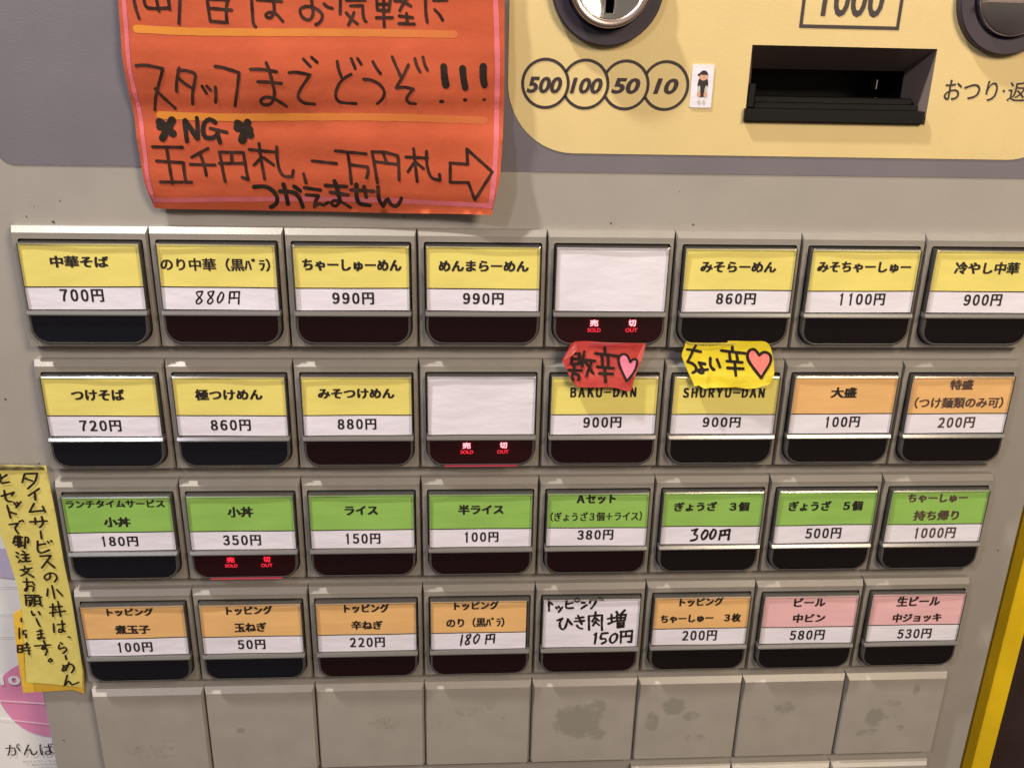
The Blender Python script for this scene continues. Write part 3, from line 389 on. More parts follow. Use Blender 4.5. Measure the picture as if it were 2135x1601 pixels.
HAND={(0,1):[(0.0107,[(0.377,-0.469),(0.332,-0.477),(0.344,-0.511),(0.366,-0.542),(0.335,-0.568),(0.323,-0.548),(0.362,-0.502),(0.377,-0.469)]),(0.0107,[(0.462,-0.468),(0.417,-0.477),(0.431,-0.511),(0.449,-0.541),(0.422,-0.567),(0.407,-0.548),(0.446,-0.501),(0.462,-0.468)]),(0.0108,[(0.516,-0.474),(0.485,-0.523),(0.487,-0.56),(0.517,-0.535),(0.532,-0.492),(0.516,-0.474)]),(0.0108,[(0.58,-0.48),(0.567,-0.562)]),(0.0108,[(0.58,-0.474),(0.651,-0.471)]),(0.0108,[(0.651,-0.471),(0.638,-0.567)]),(0.0108,[(0.615,-0.473),(0.608,-0.516)]),(0.0108,[(0.576,-0.522),(0.641,-0.52)])],(3,3):[(0.0129,[(0.352,-0.46),(0.337,-0.57)]),(0.0129,[(0.425,-0.454),(0.392,-0.468),(0.399,-0.505),(0.413,-0.542),(0.389,-0.565),(0.38,-0.537),(0.423,-0.479),(0.425,-0.454)]),(0.0129,[(0.485,-0.455),(0.457,-0.499),(0.461,-0.552),(0.491,-0.521),(0.506,-0.47),(0.485,-0.455)]),(0.0129,[(0.571,-0.472),(0.56,-0.555)]),(0.0129,[(0.565,-0.464),(0.641,-0.455)]),(0.0129,[(0.641,-0.455),(0.634,-0.55)]),(0.0129,[(0.604,-0.465),(0.599,-0.509)]),(0.0129,[(0.565,-0.508),(0.633,-0.505)])],(2,5):[(0.0169,[(0.342,-0.478),(0.387,-0.467)]),(0.0169,[(0.387,-0.467),(0.367,-0.513),(0.394,-0.528),(0.386,-0.565),(0.34,-0.578)]),(0.0169,[(0.458,-0.476),(0.433,-0.525),(0.445,-0.568),(0.475,-0.539),(0.484,-0.488),(0.458,-0.476)]),(0.017,[(0.53,-0.469),(0.508,-0.518),(0.517,-0.564),(0.547,-0.535),(0.553,-0.482),(0.53,-0.469)]),(0.017,[(0.6,-0.486),(0.591,-0.571)]),(0.017,[(0.594,-0.483),(0.675,-0.471)]),(0.017,[(0.675,-0.471),(0.673,-0.569)]),(0.017,[(0.636,-0.479),(0.635,-0.523)]),(0.017,[(0.597,-0.527),(0.667,-0.52)])],(3,4):[(0.0179,[(0.117,-0.102),(0.123,-0.219)]),(0.018,[(0.129,-0.13),(0.151,-0.155)]),(0.018,[(0.184,-0.184),(0.194,-0.198)]),(0.018,[(0.207,-0.176),(0.215,-0.187)]),(0.018,[(0.241,-0.182),(0.21,-0.232)]),(0.018,[(0.277,-0.113),(0.273,-0.183),(0.3,-0.195),(0.338,-0.193)]),(0.018,[(0.279,-0.152),(0.331,-0.139)]),(0.018,[(0.368,-0.095),(0.387,-0.106),(0.384,-0.129),(0.36,-0.128),(0.349,-0.111),(0.368,-0.095)]),(0.0181,[(0.411,-0.14),(0.437,-0.144)]),(0.0181,[(0.458,-0.167),(0.411,-0.202)]),(0.0181,[(0.492,-0.114),(0.486,-0.145)]),(0.0181,[(0.489,-0.111),(0.542,-0.115)]),(0.0181,[(0.542,-0.115),(0.53,-0.16),(0.501,-0.204)]),(0.0181,[(0.565,-0.096),(0.576,-0.113)]),(0.0181,[(0.587,-0.099),(0.6,-0.119)]),(0.0181,[(0.201,-0.32),(0.246,-0.301)]),(0.0181,[(0.246,-0.301),(0.224,-0.346),(0.231,-0.398),(0.256,-0.418),(0.279,-0.387),(0.295,-0.308)]),(0.0181,[(0.295,-0.308),(0.311,-0.337),(0.334,-0.368)]),(0.0182,[(0.368,-0.303),(0.435,-0.293)]),(0.0182,[(0.357,-0.335),(0.444,-0.331)]),(0.0182,[(0.386,-0.275),(0.424,-0.367)]),(0.0182,[(0.381,-0.381),(0.401,-0.407),(0.431,-0.416)]),(0.0182,[(0.483,-0.283),(0.493,-0.429)]),(0.0182,[(0.481,-0.283),(0.604,-0.277)]),(0.0182,[(0.604,-0.277),(0.604,-0.36),(0.611,-0.434)]),(0.0182,[(0.542,-0.244),(0.539,-0.29),(0.518,-0.341)]),(0.0182,[(0.538,-0.301),(0.578,-0.336)]),(0.0182,[(0.549,-0.336),(0.527,-0.384)]),(0.0183,[(0.545,-0.347),(0.583,-0.382)]),(0.0182,[(0.687,-0.27),(0.694,-0.35)]),(0.0183,[(0.655,-0.315),(0.718,-0.305)]),(0.0183,[(0.666,-0.367),(0.728,-0.339)]),(0.0182,[(0.731,-0.242),(0.745,-0.271)]),(0.0182,[(0.806,-0.227),(0.77,-0.271)]),(0.0183,[(0.736,-0.282),(0.742,-0.339)]),(0.0183,[(0.742,-0.339),(0.808,-0.335)]),(0.0183,[(0.808,-0.335),(0.819,-0.272)]),(0.0183,[(0.819,-0.272),(0.736,-0.279)]),(0.0183,[(0.773,-0.277),(0.774,-0.334)]),(0.0183,[(0.74,-0.308),(0.811,-0.306)]),(0.0183,[(0.746,-0.362),(0.751,-0.406)]),(0.0184,[(0.751,-0.406),(0.802,-0.401)]),(0.0184,[(0.802,-0.401),(0.805,-0.358)]),(0.0183,[(0.805,-0.358),(0.746,-0.362)]),(0.0183,[(0.75,-0.383),(0.801,-0.381)]),(0.0184,[(0.545,-0.482),(0.561,-0.465)]),(0.0184,[(0.561,-0.465),(0.552,-0.578)]),(0.0184,[(0.664,-0.464),(0.61,-0.469)]),(0.0184,[(0.61,-0.469),(0.603,-0.524),(0.643,-0.525),(0.652,-0.554),(0.616,-0.577)]),(0.0184,[(0.733,-0.472),(0.7,-0.494),(0.688,-0.546),(0.715,-0.573),(0.747,-0.536),(0.751,-0.486),(0.733,-0.472)]),(0.0184,[(0.787,-0.461),(0.789,-0.572)]),(0.0184,[(0.781,-0.455),(0.887,-0.446)]),(0.0184,[(0.887,-0.446),(0.885,-0.569)]),(0.0185,[(0.885,-0.569),(0.857,-0.564)]),(0.0184,[(0.831,-0.456),(0.831,-0.503)]),(0.0185,[(0.787,-0.507),(0.88,-0.501)])]}
PRINT={(0,0):[('中華そば',0.284,-0.294,0.712,-0.197),('700円',0.319,-0.555,0.643,-0.45)],(0,1):[('のり中華（黒ﾊﾞﾗ）',0.085,-0.315,0.9,-0.21)],(1,0):[('つけそば',0.282,-0.311,0.693,-0.208),('720円',0.31,-0.573,0.636,-0.47)],(1,1):[('極つけめん',0.235,-0.309,0.763,-0.207),('860円',0.332,-0.571,0.651,-0.469)],(0,2):[('ちゃーしゅーめん',0.136,-0.307,0.887,-0.208),('990円',0.349,-0.567,0.67,-0.466)],(0,3):[('めんまらーめん',0.163,-0.305,0.858,-0.212),('990円',0.35,-0.565,0.668,-0.465)],(1,2):[('みそつけめん',0.197,-0.297,0.808,-0.204),('880円',0.341,-0.566,0.655,-0.466)],(0,5):[('みそらーめん',0.194,-0.299,0.799,-0.205),('860円',0.343,-0.556,0.664,-0.458)],(1,4):[('ＢＡＫＵ－ＤＡＮ',0.224,-0.291,0.769,-0.197),('900円',0.342,-0.559,0.662,-0.456)],(1,5):[('ＳＨＵＲＹＵ－ＤＡＮ',0.15,-0.293,0.831,-0.198),('900円',0.339,-0.557,0.659,-0.459)],(0,6):[('みそちゃーしゅー',0.122,-0.292,0.884,-0.197),('1100円',0.325,-0.554,0.713,-0.452)],(0,7):[('冷やし中華',0.241,-0.3,0.777,-0.193),('900円',0.367,-0.558,0.686,-0.455)],(1,6):[('大盛',0.387,-0.298,0.609,-0.199),('100円',0.363,-0.561,0.674,-0.458)],(1,7):[('特盛',0.394,-0.227,0.599,-0.131),('（つけ麺類のみ可）',0.12,-0.391,0.889,-0.286),('200円',0.356,-0.571,0.678,-0.466)],(2,0):[('ランチタイムサービス',0.098,-0.208,0.896,-0.132),('小丼',0.378,-0.391,0.599,-0.292),('180円',0.323,-0.573,0.639,-0.473)],(3,0):[('トッピング',0.286,-0.211,0.685,-0.125),('煮玉子',0.334,-0.394,0.637,-0.295),('100円',0.323,-0.581,0.635,-0.474)],(2,1):[('小丼',0.396,-0.31,0.61,-0.204),('350円',0.336,-0.577,0.655,-0.471)],(2,2):[('ライス',0.362,-0.299,0.643,-0.206),('150円',0.347,-0.574,0.656,-0.468)],(3,1):[('トッピング',0.3,-0.214,0.701,-0.12),('玉ねぎ',0.356,-0.392,0.637,-0.289),('50円',0.37,-0.576,0.613,-0.468)],(3,2):[('トッピング',0.314,-0.212,0.712,-0.113),('辛ねぎ',0.37,-0.389,0.65,-0.288),('220円',0.351,-0.574,0.663,-0.464)],(2,3):[('半ライス',0.313,-0.304,0.702,-0.203),('100円',0.356,-0.57,0.661,-0.467)],(2,4):[('Ａセット',0.317,-0.208,0.657,-0.113),('（ぎょうざ３個＋ライス）',0.1,-0.374,0.891,-0.281),('380円',0.339,-0.559,0.654,-0.455)],(3,3):[('トッピング',0.276,-0.202,0.678,-0.106),('のり（黒ﾊﾞﾗ）',0.208,-0.382,0.727,-0.278)],(2,5):[('ぎょうざ\u3000３個',0.166,-0.294,0.822,-0.195)],(2,6):[('ぎょうざ\u3000５個',0.168,-0.302,0.828,-0.197),('500円',0.354,-0.576,0.677,-0.464)],(2,7):[('ちゃーしゅー',0.217,-0.226,0.756,-0.134),('持ち帰り',0.296,-0.402,0.711,-0.296),('1000円',0.325,-0.581,0.713,-0.468)],(3,5):[('トッピング',0.292,-0.206,0.699,-0.106),('ちゃーしゅー\u3000３枚',0.132,-0.377,0.875,-0.28),('200円',0.349,-0.573,0.67,-0.456)],(3,6):[('ビール',0.342,-0.22,0.638,-0.123),('中ビン',0.354,-0.391,0.659,-0.29),('580円',0.35,-0.582,0.678,-0.468)],(3,7):[('生ビール',0.303,-0.239,0.713,-0.127),('中ジョッキ',0.292,-0.412,0.759,-0.31),('530円',0.369,-0.593,0.693,-0.48)]}
SOLD=[('売',0.352,-0.723,0.42,-0.667),('切',0.659,-0.722,0.72,-0.666),('SOLD',0.336,-0.769,0.441,-0.737),('OUT',0.638,-0.769,0.734,-0.736)]
COINTEXT=[('500',3.817,1.004,4.078,1.121),('100',4.135,1.006,4.377,1.119),('50',4.443,1.01,4.657,1.123),('10',4.756,1.013,4.942,1.126)]
# ============================ THE TICKET MACHINE ============================
PZ = -.10                                  # the cabinet's front sheet
machine = tag(empty('ticket_machine'), 'beige ticket vending machine covered in rows of labelled menu buttons', 'ticket machine')
HOLE = [(5.466,.827),(6.862,.827),(6.862,1.369),(5.466,1.369)]
c = MB()
X0,X1,Y0,Y1 = -.475,8.415,-13,7
b=.03
front_out=[(X0+b,Y0+b),(X1-b,Y0+b),(X1-b,Y1-b),(X0+b,Y1-b)]
full=[(X0,Y0),(X1,Y0),(X1,Y1),(X0,Y1)]
holed(c, front_out, [HOLE], PZ, 'beige')
c.lofted([full,full,front_out],[-10,PZ-b,PZ],'beige',back=True,front=False)
hb=[(x,y) for x,y in HOLE]
c.lofted([list(reversed(hb)),list(reversed(hb))],[-.9,PZ],'black2',back=False,front=False)
c.add([(x,y,-.9) for x,y in hb],[(0,1,2,3)],'black')
cab=c.build('cabinet', machine)

# grey-violet film round the money area, and the yellow money panel with real steps
g=MB()
outer=rrect(-.045,8.36,.437,6.8,(.13,.13,.13,.13),10)
holed(g,outer,[HOLE],PZ+.004,'grey_panel')
g.lofted([outer,outer],[PZ,PZ+.004],'grey_panel',back=False,front=False)
g.build('grey_panel',machine)
y_=MB()
yo=rrect(3.68,7.99,.578,5.6,(.50,.42,.4,.4),16)
holed(y_,yo,[HOLE],PZ+.009,'yellow_panel')
y_.lofted([yo,yo],[PZ+.004,PZ+.009],'yellow_panel',back=False,front=False)
money=y_.build('money_panel',machine)
YZ=PZ+.009
# coin denominations: interlocked rings and italic numerals
pr=MB()
cs=[(3.955,1.0725),(4.249,1.0725),(4.548,1.0725),(4.845,1.0735)]
for k,(cx,cy) in enumerate(cs):
    R1,R0=.178,.157; n=72; vs=[];fs=[]
    for i in range(n+1):
        a=2*math.pi*i/n
        vs+=[(cx+R1*math.cos(a),cy+R1*math.sin(a),YZ+.003),(cx+R0*math.cos(a),cy+R0*math.sin(a),YZ+.003)]
    for i in range(n):
        a=2*math.pi*(i+.5)/n; px,py=cx+(R0+R1)/2*math.cos(a),cy+(R0+R1)/2*math.sin(a)
        if k and math.dist((px,py),cs[k-1])<R1-.004: continue
        fs.append((2*i+1,2*i,2*i+2,2*i+3))
    pr.add(vs,fs,'print')
for t,*bx in COINTEXT: text(pr,t,bx,YZ+.003,'print',bold=.035,shear=.22)
pr.build('coin_value_print',machine)
pr=MB()
w=.024
x0,x1,y0,y1=5.797,6.545,1.492,2.05
for (a,b_,c_,d) in ((x0,x1,y0,y0+w),(x0,x1,y1-w,y1),(x0,x0+w,y0+w,y1-w),(x1-w,x1,y0+w,y1-w)):
    pr.add([(a,c_,YZ+.003),(b_,c_,YZ+.003),(b_,d,YZ+.003),(a,d,YZ+.003)],[(0,1,2,3)],'print')
text(pr,'1000',(5.945,1.572,6.405,1.82),YZ+.003,'print',bold=.018,shear=.04)
pr.build('note_value_print',machine)
pr=MB()
text(pr,'おつり',(6.972,1.007,7.385,1.156),YZ+.003,'print',bold=.006)
text(pr,'・',(7.424,1.074,7.443,1.093),YZ+.003,'print')
text(pr,'返却',(7.468,1.008,7.755,1.154),YZ+.003,'print',bold=.004)
pr.build('change_return_print',machine)

sm=MB(); rs=random.Random(5)
spots=[(.29,.02,.016),(.10,.06,.010),(4.5,.055,.010),(5.15,.05,.012),(2.9,.09,.008),(-.25,-.1,.010),(-.3,-1.4,.012),(8.2,-1.15,.012),(-.2,-2.5,.010),(8.25,-2.9,.009),(-.35,-4.8,.010),(.36,.18,.008)]
spots+=[(rs.uniform(-.4,8.3),rs.uniform(.02,.40),rs.uniform(.003,.007)) for _ in range(16)]
for x,y,q in spots:
    P=[(x+q*(1.3 if k%2 else .7)*rs.uniform(.6,1.2)*math.cos(k*.9),y+q*.7*rs.uniform(.6,1.2)*math.sin(k*.9),PZ+.0025) for k in range(7)]
    sm.add(P,[tuple(range(7))],'gum')
o=sm.build('dirt_specks',machine); o['kind']='stuff'
# coin slot: dark collar, brushed bezel, dished plate with the slit
CX,CY=4.375,1.737
r=MB(); lathe(r,CX,CY,[(.402,YZ),(.400,YZ+.055),(.392,YZ+.064),(.30,YZ+.060),(.285,YZ+.03)],'ring',96,False)
coin=r.build('coin_slot_collar',machine)
r=MB(); lathe(r,CX,CY,[(.285,YZ+.0),(.285,YZ+.15),(.279,YZ+.165),(.270,YZ+.170),(.232,YZ+.166),(.226,YZ+.15),(.222,YZ+.165)],'steel',96); r.build('bezel',coin)
r=MB()
SL=[(CX-.029,CY-.185),(CX+.029,CY-.185),(CX+.029,CY+.185),(CX-.029,CY+.185)]
# dished face, ring by ring, cut by the slit
n=96; rad=[.222,.20,.17,.13,.09,.05]
def dz(x,y): q=math.hypot(x-CX,y-CY)/.222; return YZ+.165-.035*(1-q*q)
V,F=tri_inside(circle(CX,CY,.222,96),[p for rr_ in rad[1:] for p in circle(CX,CY,rr_,40)]+[(CX,CY)]+SL)
V2=[];es=[]
outer=circle(CX,CY,.222,96)
pts=outer+SL+[p for rr_ in rad[1:] for p in circle(CX,CY,rr_,40)]
ed=[(i,(i+1)%96) for i in range(96)]+[(96,97),(97,98),(98,99),(99,96)]
V,E,F,*_=delaunay_2d_cdt([Vector(v) for v in pts],ed,[],0,1e-7)
F=[tuple(f) for f in F if not inside((sum(V[i][0] for i in f)/3,sum(V[i][1] for i in f)/3),SL) and inside((sum(V[i][0] for i in f)/3,sum(V[i][1] for i in f)/3),outer)]
r.add([(v[0],v[1],dz(*v)) for v in V],F,'chrome',True)
r.build('slot_face',coin)
r=MB()
for (ax,ay),(bx_,by_) in zip(SL,SL[1:]+SL[:1]):
    r.add([(ax,ay,dz(ax,ay)),(bx_,by_,dz(bx_,by_)),(bx_,by_,YZ),(ax,ay,YZ)],[(0,1,2,3)],'black')
r.add([(x,y,YZ+.01) for x,y in SL],[(0,1,2,3)],'black')
# raised guide rails on both sides of the slit
for s in (-1,1):
    xa=CX+s*.031; xb=CX+s*.040
    r.box(min(xa,xb),max(xa,xb),CY-.19,CY+.19,YZ+.11,YZ+.168,'steel',.002)
r.build('coin_slit',coin)

# change-return knob: dark collar and a polished flat-fronted knob
CX2,CY2=7.342,1.737
r=MB(); lathe(r,CX2,CY2,[(.402,YZ),(.400,YZ+.055),(.392,YZ+.064),(.30,YZ+.060),(.275,YZ+.03)],'ring',96,False)
knobc=r.build('return_knob_collar',machine)
r=MB(); lathe(r,CX2,CY2,[(.275,YZ+.0),(.275,YZ+.085),(.268,YZ+.098),(.25,YZ+.108),(.2,YZ+.132),(.15,YZ+.150),(.1,YZ+.162),(.05,YZ+.168),(.0,YZ+.170)],'chrome',96); r.build('return_knob',knobc)
r=MB(); r.box(CX2-.26,CX2+.26,CY2-.055,CY2-.035,YZ+.10,YZ+.176,'black2',.003); r.build('knob_groove',knobc)

# banknote slot: black funnel with a projecting lower lip
s=MB()
xa,xb,ya,yb=5.466,6.862,.827,1.369
ia,ib,ja,jb=5.585,6.80,.95,1.205                     # inner mouth, deeper in
O=[(xa,ya),(xb,ya),(xb,yb),(xa,yb)]
I=[(ia,ja),(ib,ja),(ib,jb),(ia,jb)]
s.lofted([list(reversed(O)),list(reversed(I))],[YZ+.001,-.42],'black2',back=False,front=False)
s.lofted([list(reversed(I)),list(reversed(I))],[-.42,-.85],'black',back=False,front=False)
slot=s.build('note_slot',machine)
s=MB(); s.add([(ia,ja,-.85),(ib,ja,-.85),(ib,jb,-.85),(ia,jb,-.85)],[(0,1,2,3)],'black'); s.build('slot_back',slot)
s=MB(); s.box(5.455,6.835,.834,.925,-.42,-.05,'black',.008)
s.box(5.53,6.80,.925,.965,-.42,-.10,'black',.005); s.box(5.56,6.79,.965,1.01,-.42,-.20,'black',.005); s.build('slot_lip',slot)
s=MB(); s.box(6.58,6.588,1.07,1.14,-.5,-.40,'steel',.001); s.build('note_sensor',slot)
s=MB(); s.box(5.47,5.53,.925,1.10,-.42,-.09,'black',.01); s.build('slot_guide',slot)

# ---- shared pieces of a menu button (cell-local: 0,0 = top left of its plate) ----
PH=.925
WELL=rrect(.052,.960,-.900,-.085,(.14,.14,.018,.018),8)
def plate_mb(hole=True,matn='beige_plate',zf=0.0,bt=.040,bs=.012,z0=PZ):
    p=MB()
    back=[(.004,-PH),(.996,-PH),(.996,.004),(.004,.004)]
    mid=[(.004,-PH),(.996,-PH),(.996,.004),(.004,.004)]
    fr=[(.004+bs,-PH+.004),(.996-bs,-PH+.004),(.996-bs,-bt),(.004+bs,-bt)]
    p.lofted([back,mid,fr],[z0,zf-.042,zf],matn,back=False,front=not hole)
    if hole:
        holed(p,fr,[WELL],zf,matn)
        L=list(reversed(WELL)); p.lofted([L,L],[zf-.035,zf],'well',back=False,front=False)
        holed(p,WELL,[],zf-.035,'well')
    return p
tmp=plate_mb().build('menu_button'); plate_me=tmp.data; bpy.data.objects.remove(tmp)
# clear key cover: rounded shell standing proud of its plate
cv=MB()
o0=rrect(.062,.951,-.892,-.098,(.132,.132,.014,.014),8)
o1=rrect(.066,.947,-.888,-.102,(.128,.128,.012,.012),8)
o2=rrect(.078,.935,-.876,-.114,(.118,.118,.010,.010),8)
cv.lofted([o0,o1,o2],[-.033,.056,.063],'clear_side',back=False,front=False,ms=['clear_side','clear_edge'])
o3=rrect(.084,.929,-.870,-.120,(.112,.112,.008,.008),8)
cv.lofted([o2,o3],[.063,.061],'clear_edge',back=False,front=False)
tmp=cv.build('key_cover'); cover_me=tmp.data; bpy.data.objects.remove(tmp)
# black display window below the card
wn=MB()
wl=rrect(.070,.943,-.868,-.652,(.115,.115,.004,.004),8); wl2=rrect(.074,.939,-.864,-.656,(.112,.112,.004,.004),8)
wn.lofted([wl,wl,wl2],[-.03,.052,.057],'window',back=False)
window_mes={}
for _m in ('window','window_refl_red','window_refl_navy','window_lit'):
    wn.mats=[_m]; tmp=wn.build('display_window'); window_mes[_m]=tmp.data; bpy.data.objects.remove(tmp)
# ledge between card and window
lg=MB()
lg.lofted([[(.060,-.655),(.953,-.655),(.953,-.616),(.060,-.616)],[(.060,-.655),(.953,-.655),(.953,-.622),(.060,-.622)],[(.063,-.653),(.950,-.653),(.950,-.644),(.063,-.644)]],[-.02,.064,.078],'ledge',back=False)
tmp=lg.build('cover_ledge'); ledge_me=tmp.data; bpy.data.objects.remove(tmp)
KIND=['yyyyWyyy','yyyWyyoo','gggggggg','ooooHopp']
CN=dict(y='yellow',o='orange',g='green',p='pink')
CARD=(.073,.940,-.612,-.112)
NAMES={}
def card_mb(r,c):
    k=KIND[r][c]; p=MB(); x0,x1,y0,y1=CARD; z=.049; tm='text_veiled' if c==7 and r in (1,2) else 'text'
    x1-= .02 if (r,c)==(3,3) else 0
    # slight lean and slack of each paper slip
    rnd=random.Random(r*31+c); a=rnd.uniform(-.004,.004); bw=rnd.uniform(.4,1.0)*(1 if r<2 else .7); ph=rnd.uniform(0,6)
    def zf(x,y): return z+.0038*bw*math.sin(3.2*x+4.5*y+ph)+.0018*math.sin(9*x-6*y+ph*2)
    ys=-.438
    top={'y':'paper_y','o':'paper_o','g':'paper_g','p':'paper_p','W':'paper_white','H':'paper_white'}[k]
    nx=28
    def grid(ya,yb,ny,m):
        vs=[(x0+(x1-x0)*i/nx,ya+(yb-ya)*j/ny) for j in range(ny+1) for i in range(nx+1)]
        p.add([(x,y+a*(x-.5)*2,zf(x,y)) for x,y in vs],[(j*(nx+1)+i,j*(nx+1)+i+1,(j+1)*(nx+1)+i+1,(j+1)*(nx+1)+i) for j in range(ny) for i in range(nx)],m,True)
    grid(y0,ys,6,'paper_white'); grid(ys,y1,10,top)
    off=.0011
    if k not in 'WH':
        n=28
        p.add([(x0+(x1-x0)*i/n,ys+a*((x0+(x1-x0)*i/n)-.5)*2+dy,zf(x0+(x1-x0)*i/n,ys)+.0009) for dy in (-.004,.005) for i in range(n+1)],[(i,i+1,n+2+i,n+1+i) for i in range(n)],'text')
    for it in PRINT.get((r,c),[]):
        t,*bx=it
        yen=t.endswith('円'); small='（' in t or len(t)==10 and t[0]!='Ｓ'; small=small and bx[3]-bx[1]<.2
        zz=lambda x,y:zf(x,y)+off
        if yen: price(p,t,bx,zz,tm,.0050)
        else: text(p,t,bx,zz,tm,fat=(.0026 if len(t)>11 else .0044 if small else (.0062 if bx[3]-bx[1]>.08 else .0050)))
    for w_,P in HAND.get((r,c),[]): stroke(p,P,w_*1.2,zf,'ink',dz=off,jit=.22)
    return p
def nm(r,c):
    k=KIND[r][c]
    if k=='W': return 'button with blank white card and red sold-out light'+(', top row' if r==0 else ', second row')
    if k=='H': return 'button with white handwritten card priced 150 yen'
    pr_={(0,1):'880 yen by hand',(3,3):'180 yen by hand',(2,5):'300 yen by hand'}.get((r,c)) or PRINT[(r,c)][-1][0].replace('円',' yen')
    t=PRINT[(r,c)][0][0].replace('　',' ') if len(PRINT.get((r,c),[]))<3 else PRINT[(r,c)][0][0]+' '+PRINT[(r,c)][1][0]
    return f'button with {CN[k]} card reading {t}, {pr_}'
lit={(0,4),(1,3),(2,1)}
for r in range(4):
    for c_ in range(8):
        jx,jy=random.uniform(-.002,.002),random.uniform(-.002,.002)
        b=link('menu_button',plate_me,machine,(c_+jx,-r*PITCH+jy,random.uniform(-.004,.004)))
        b['label']=nm(r,c_)
        card_mb(r,c_).build('label_card',b)
        link('display_window',window_mes['window_lit' if (r,c_) in lit else 'window_refl_red' if c_ in (2,3,4) or ((r,c_)==(0,1)) else 'window_refl_navy' if c_<2 else 'window'],b); link('cover_ledge',ledge_me,b); link('key_cover',cover_me,b)
        if (r,c_) in lit:
            q=MB(); dim=(r,c_)==(2,1)
            for t,*bx in SOLD: text(q,t,(bx[0],bx[1]-.012,bx[2],bx[3]-.012),.0585,('led_low' if (dim or len(t)>1) else 'led'),fat=.0025 if len(t)==1 else .0008)
            q.build('sold_out_light',b)
            e_=MB(); # glowing strip stands in for red light in the cover's lower lip
            e_.lofted([[(.205,-.8925),(.808,-.8925),(.808,-.8885),(.205,-.8885)]]*2,[.050,.0665],'rim_glow'); e_.build('lit_rim',b)
            for xx in (.386,.690):       # two lights added in front of the lettering for a halo on the window
                l=bpy.data.lights.new('sold_out_glow','POINT'); l.energy=.00055*(.45 if dim else 1.); l.color=(1,.02,.05); l.shadow_soft_size=.0004
                lo=bpy.data.objects.new('sold_out_glow',l); COL.objects.link(lo); lo.location=W(xx,-.725,.078); lo.parent=b

# ---- blank plates below ----
MARKS=[(.50,-4.88,.36,.12,.34),(.62,-4.78,.2,.07,.26),(1.3,-4.66,.05,.04,.5),(1.75,-4.8,.12,.12,.20),(2.62,-4.62,.2,.10,.36),(2.2,-4.66,.12,.05,.26),
 (3.40,-4.50,.2,.09,.36),(3.62,-4.42,.14,.10,.33),(3.2,-4.64,.12,.06,.34),(3.75,-4.6,.05,.05,.4),
 (4.44,-4.66,.26,.22,.62),(4.62,-4.5,.12,.12,.50),(4.62,-4.80,.13,.10,.48),(5.36,-4.50,.13,.12,.58),(5.16,-4.68,.09,.14,.50),(5.54,-4.62,.12,.07,.46),(5.6,-4.88,.15,.07,.35),
 (6.44,-4.55,.12,.09,.50),(6.25,-4.65,.10,.05,.34),(7.34,-4.68,.11,.13,.60),(7.70,-4.36,.05,.10,.44),(7.5,-4.52,.10,.07,.40),(7.3,-4.86,.18,.06,.40),(7.62,-4.82,.08,.05,.36),(7.5,-4.68,.12,.03,.36)]
M['beige_blank']=stain_mat('beige_plastic_with_grease_marks',(.345,.322,.290),MARKS)
tmp=plate_mb(False,'beige_blank',zf=-.012,bt=.046,bs=.020).build('blank_plate'); blank_me=tmp.data; bpy.data.objects.remove(tmp)
for c_ in range(8):
    b=link('blank_plate',blank_me,machine,(c_+random.uniform(-.002,.002),-4*PITCH+random.uniform(-.003,.003),random.uniform(-.004,.004)))
    b['label']='blank plate under the '+['leftmost button','50 yen button','220 yen button','180 yen button','150 yen button','200 yen topping button','580 yen beer button','530 yen beer button'][c_]
for c_ in (5,6,7):
    link('blank_plate',blank_me,machine,(c_,-5*PITCH,0))

# ============================ PAPER ON THE MACHINE ============================
def interp(xs,t):
    xs=sorted(xs)
    if t<=xs[0][0]: return xs[0][1]
    for (a,va),(b,vb) in zip(xs,xs[1:]):
        if t<=b: u=(t-a)/(b-a); u=u*u*(3-2*u); return va+(vb-va)*u
    return xs[-1][1]
def lerp(xs,t):
    xs=sorted(xs)
    if t<=xs[0][0]: return xs[0][1]
    for (a,va),(b,vb) in zip(xs,xs[1:]):
        if t<=b: return va+(vb-va)*(t-a)/(b-a)
    return xs[-1][1]
SZ=[(1.9,-.02),(1.62,.02),(1.40,.040),(1.24,.068),(1.12,.078),(.98,.062),(.86,.028),(.79,.024),(.66,.050),(.50,.040),(.40,.046),(.28,.030),(.14,-.02)]
Ls=[(y,x) for x,y in SIGN_LEFT]; Rs=[(y,x) for x,y in SIGN_RIGHT]
def zsign(x,y):
    u=(x-lerp(Ls,y)); v=(lerp(Rs,y)-x)
    z=.62*interp(SZ,y+.05*math.sin(1.3*x)+.03*(x-2.3))
    z+=.012*math.sin(2.1*x+3*y)+.004*math.sin(7*x+5*y)+.010*math.sin(5.2*x-2.0*y)*math.exp(-((y-.95)/.25)**2)
    z-=.045*math.exp(-max(u,0)/.06)
    z+=.030*math.exp(-max(v,0)/.10)*math.exp(-((y-.5)/.35)**2)
    z+=.07*math.exp(-(max(v,0)+max(y-.14,0))/.35)
    return max(z,-.085)
sign=tag(empty('notice_sheet',(2.3,.8,.0)),'large orange handwritten paper notice with pink border taped above the buttons','paper notice')
def under(par,o):
    o.parent=par; o.location=(-par.location[0],-par.location[1],-par.location[2]); return o
out=[]
ys_=[p for p in SIGN_LEFT]; out+=[(x+random.uniform(-.004,.004),y) for x,y in ys_]
out+=SIGN_BOTTOM[1:-1]
out+=list(reversed(SIGN_RIGHT))
out+=[(3.64,1.95),(.97,1.95)]
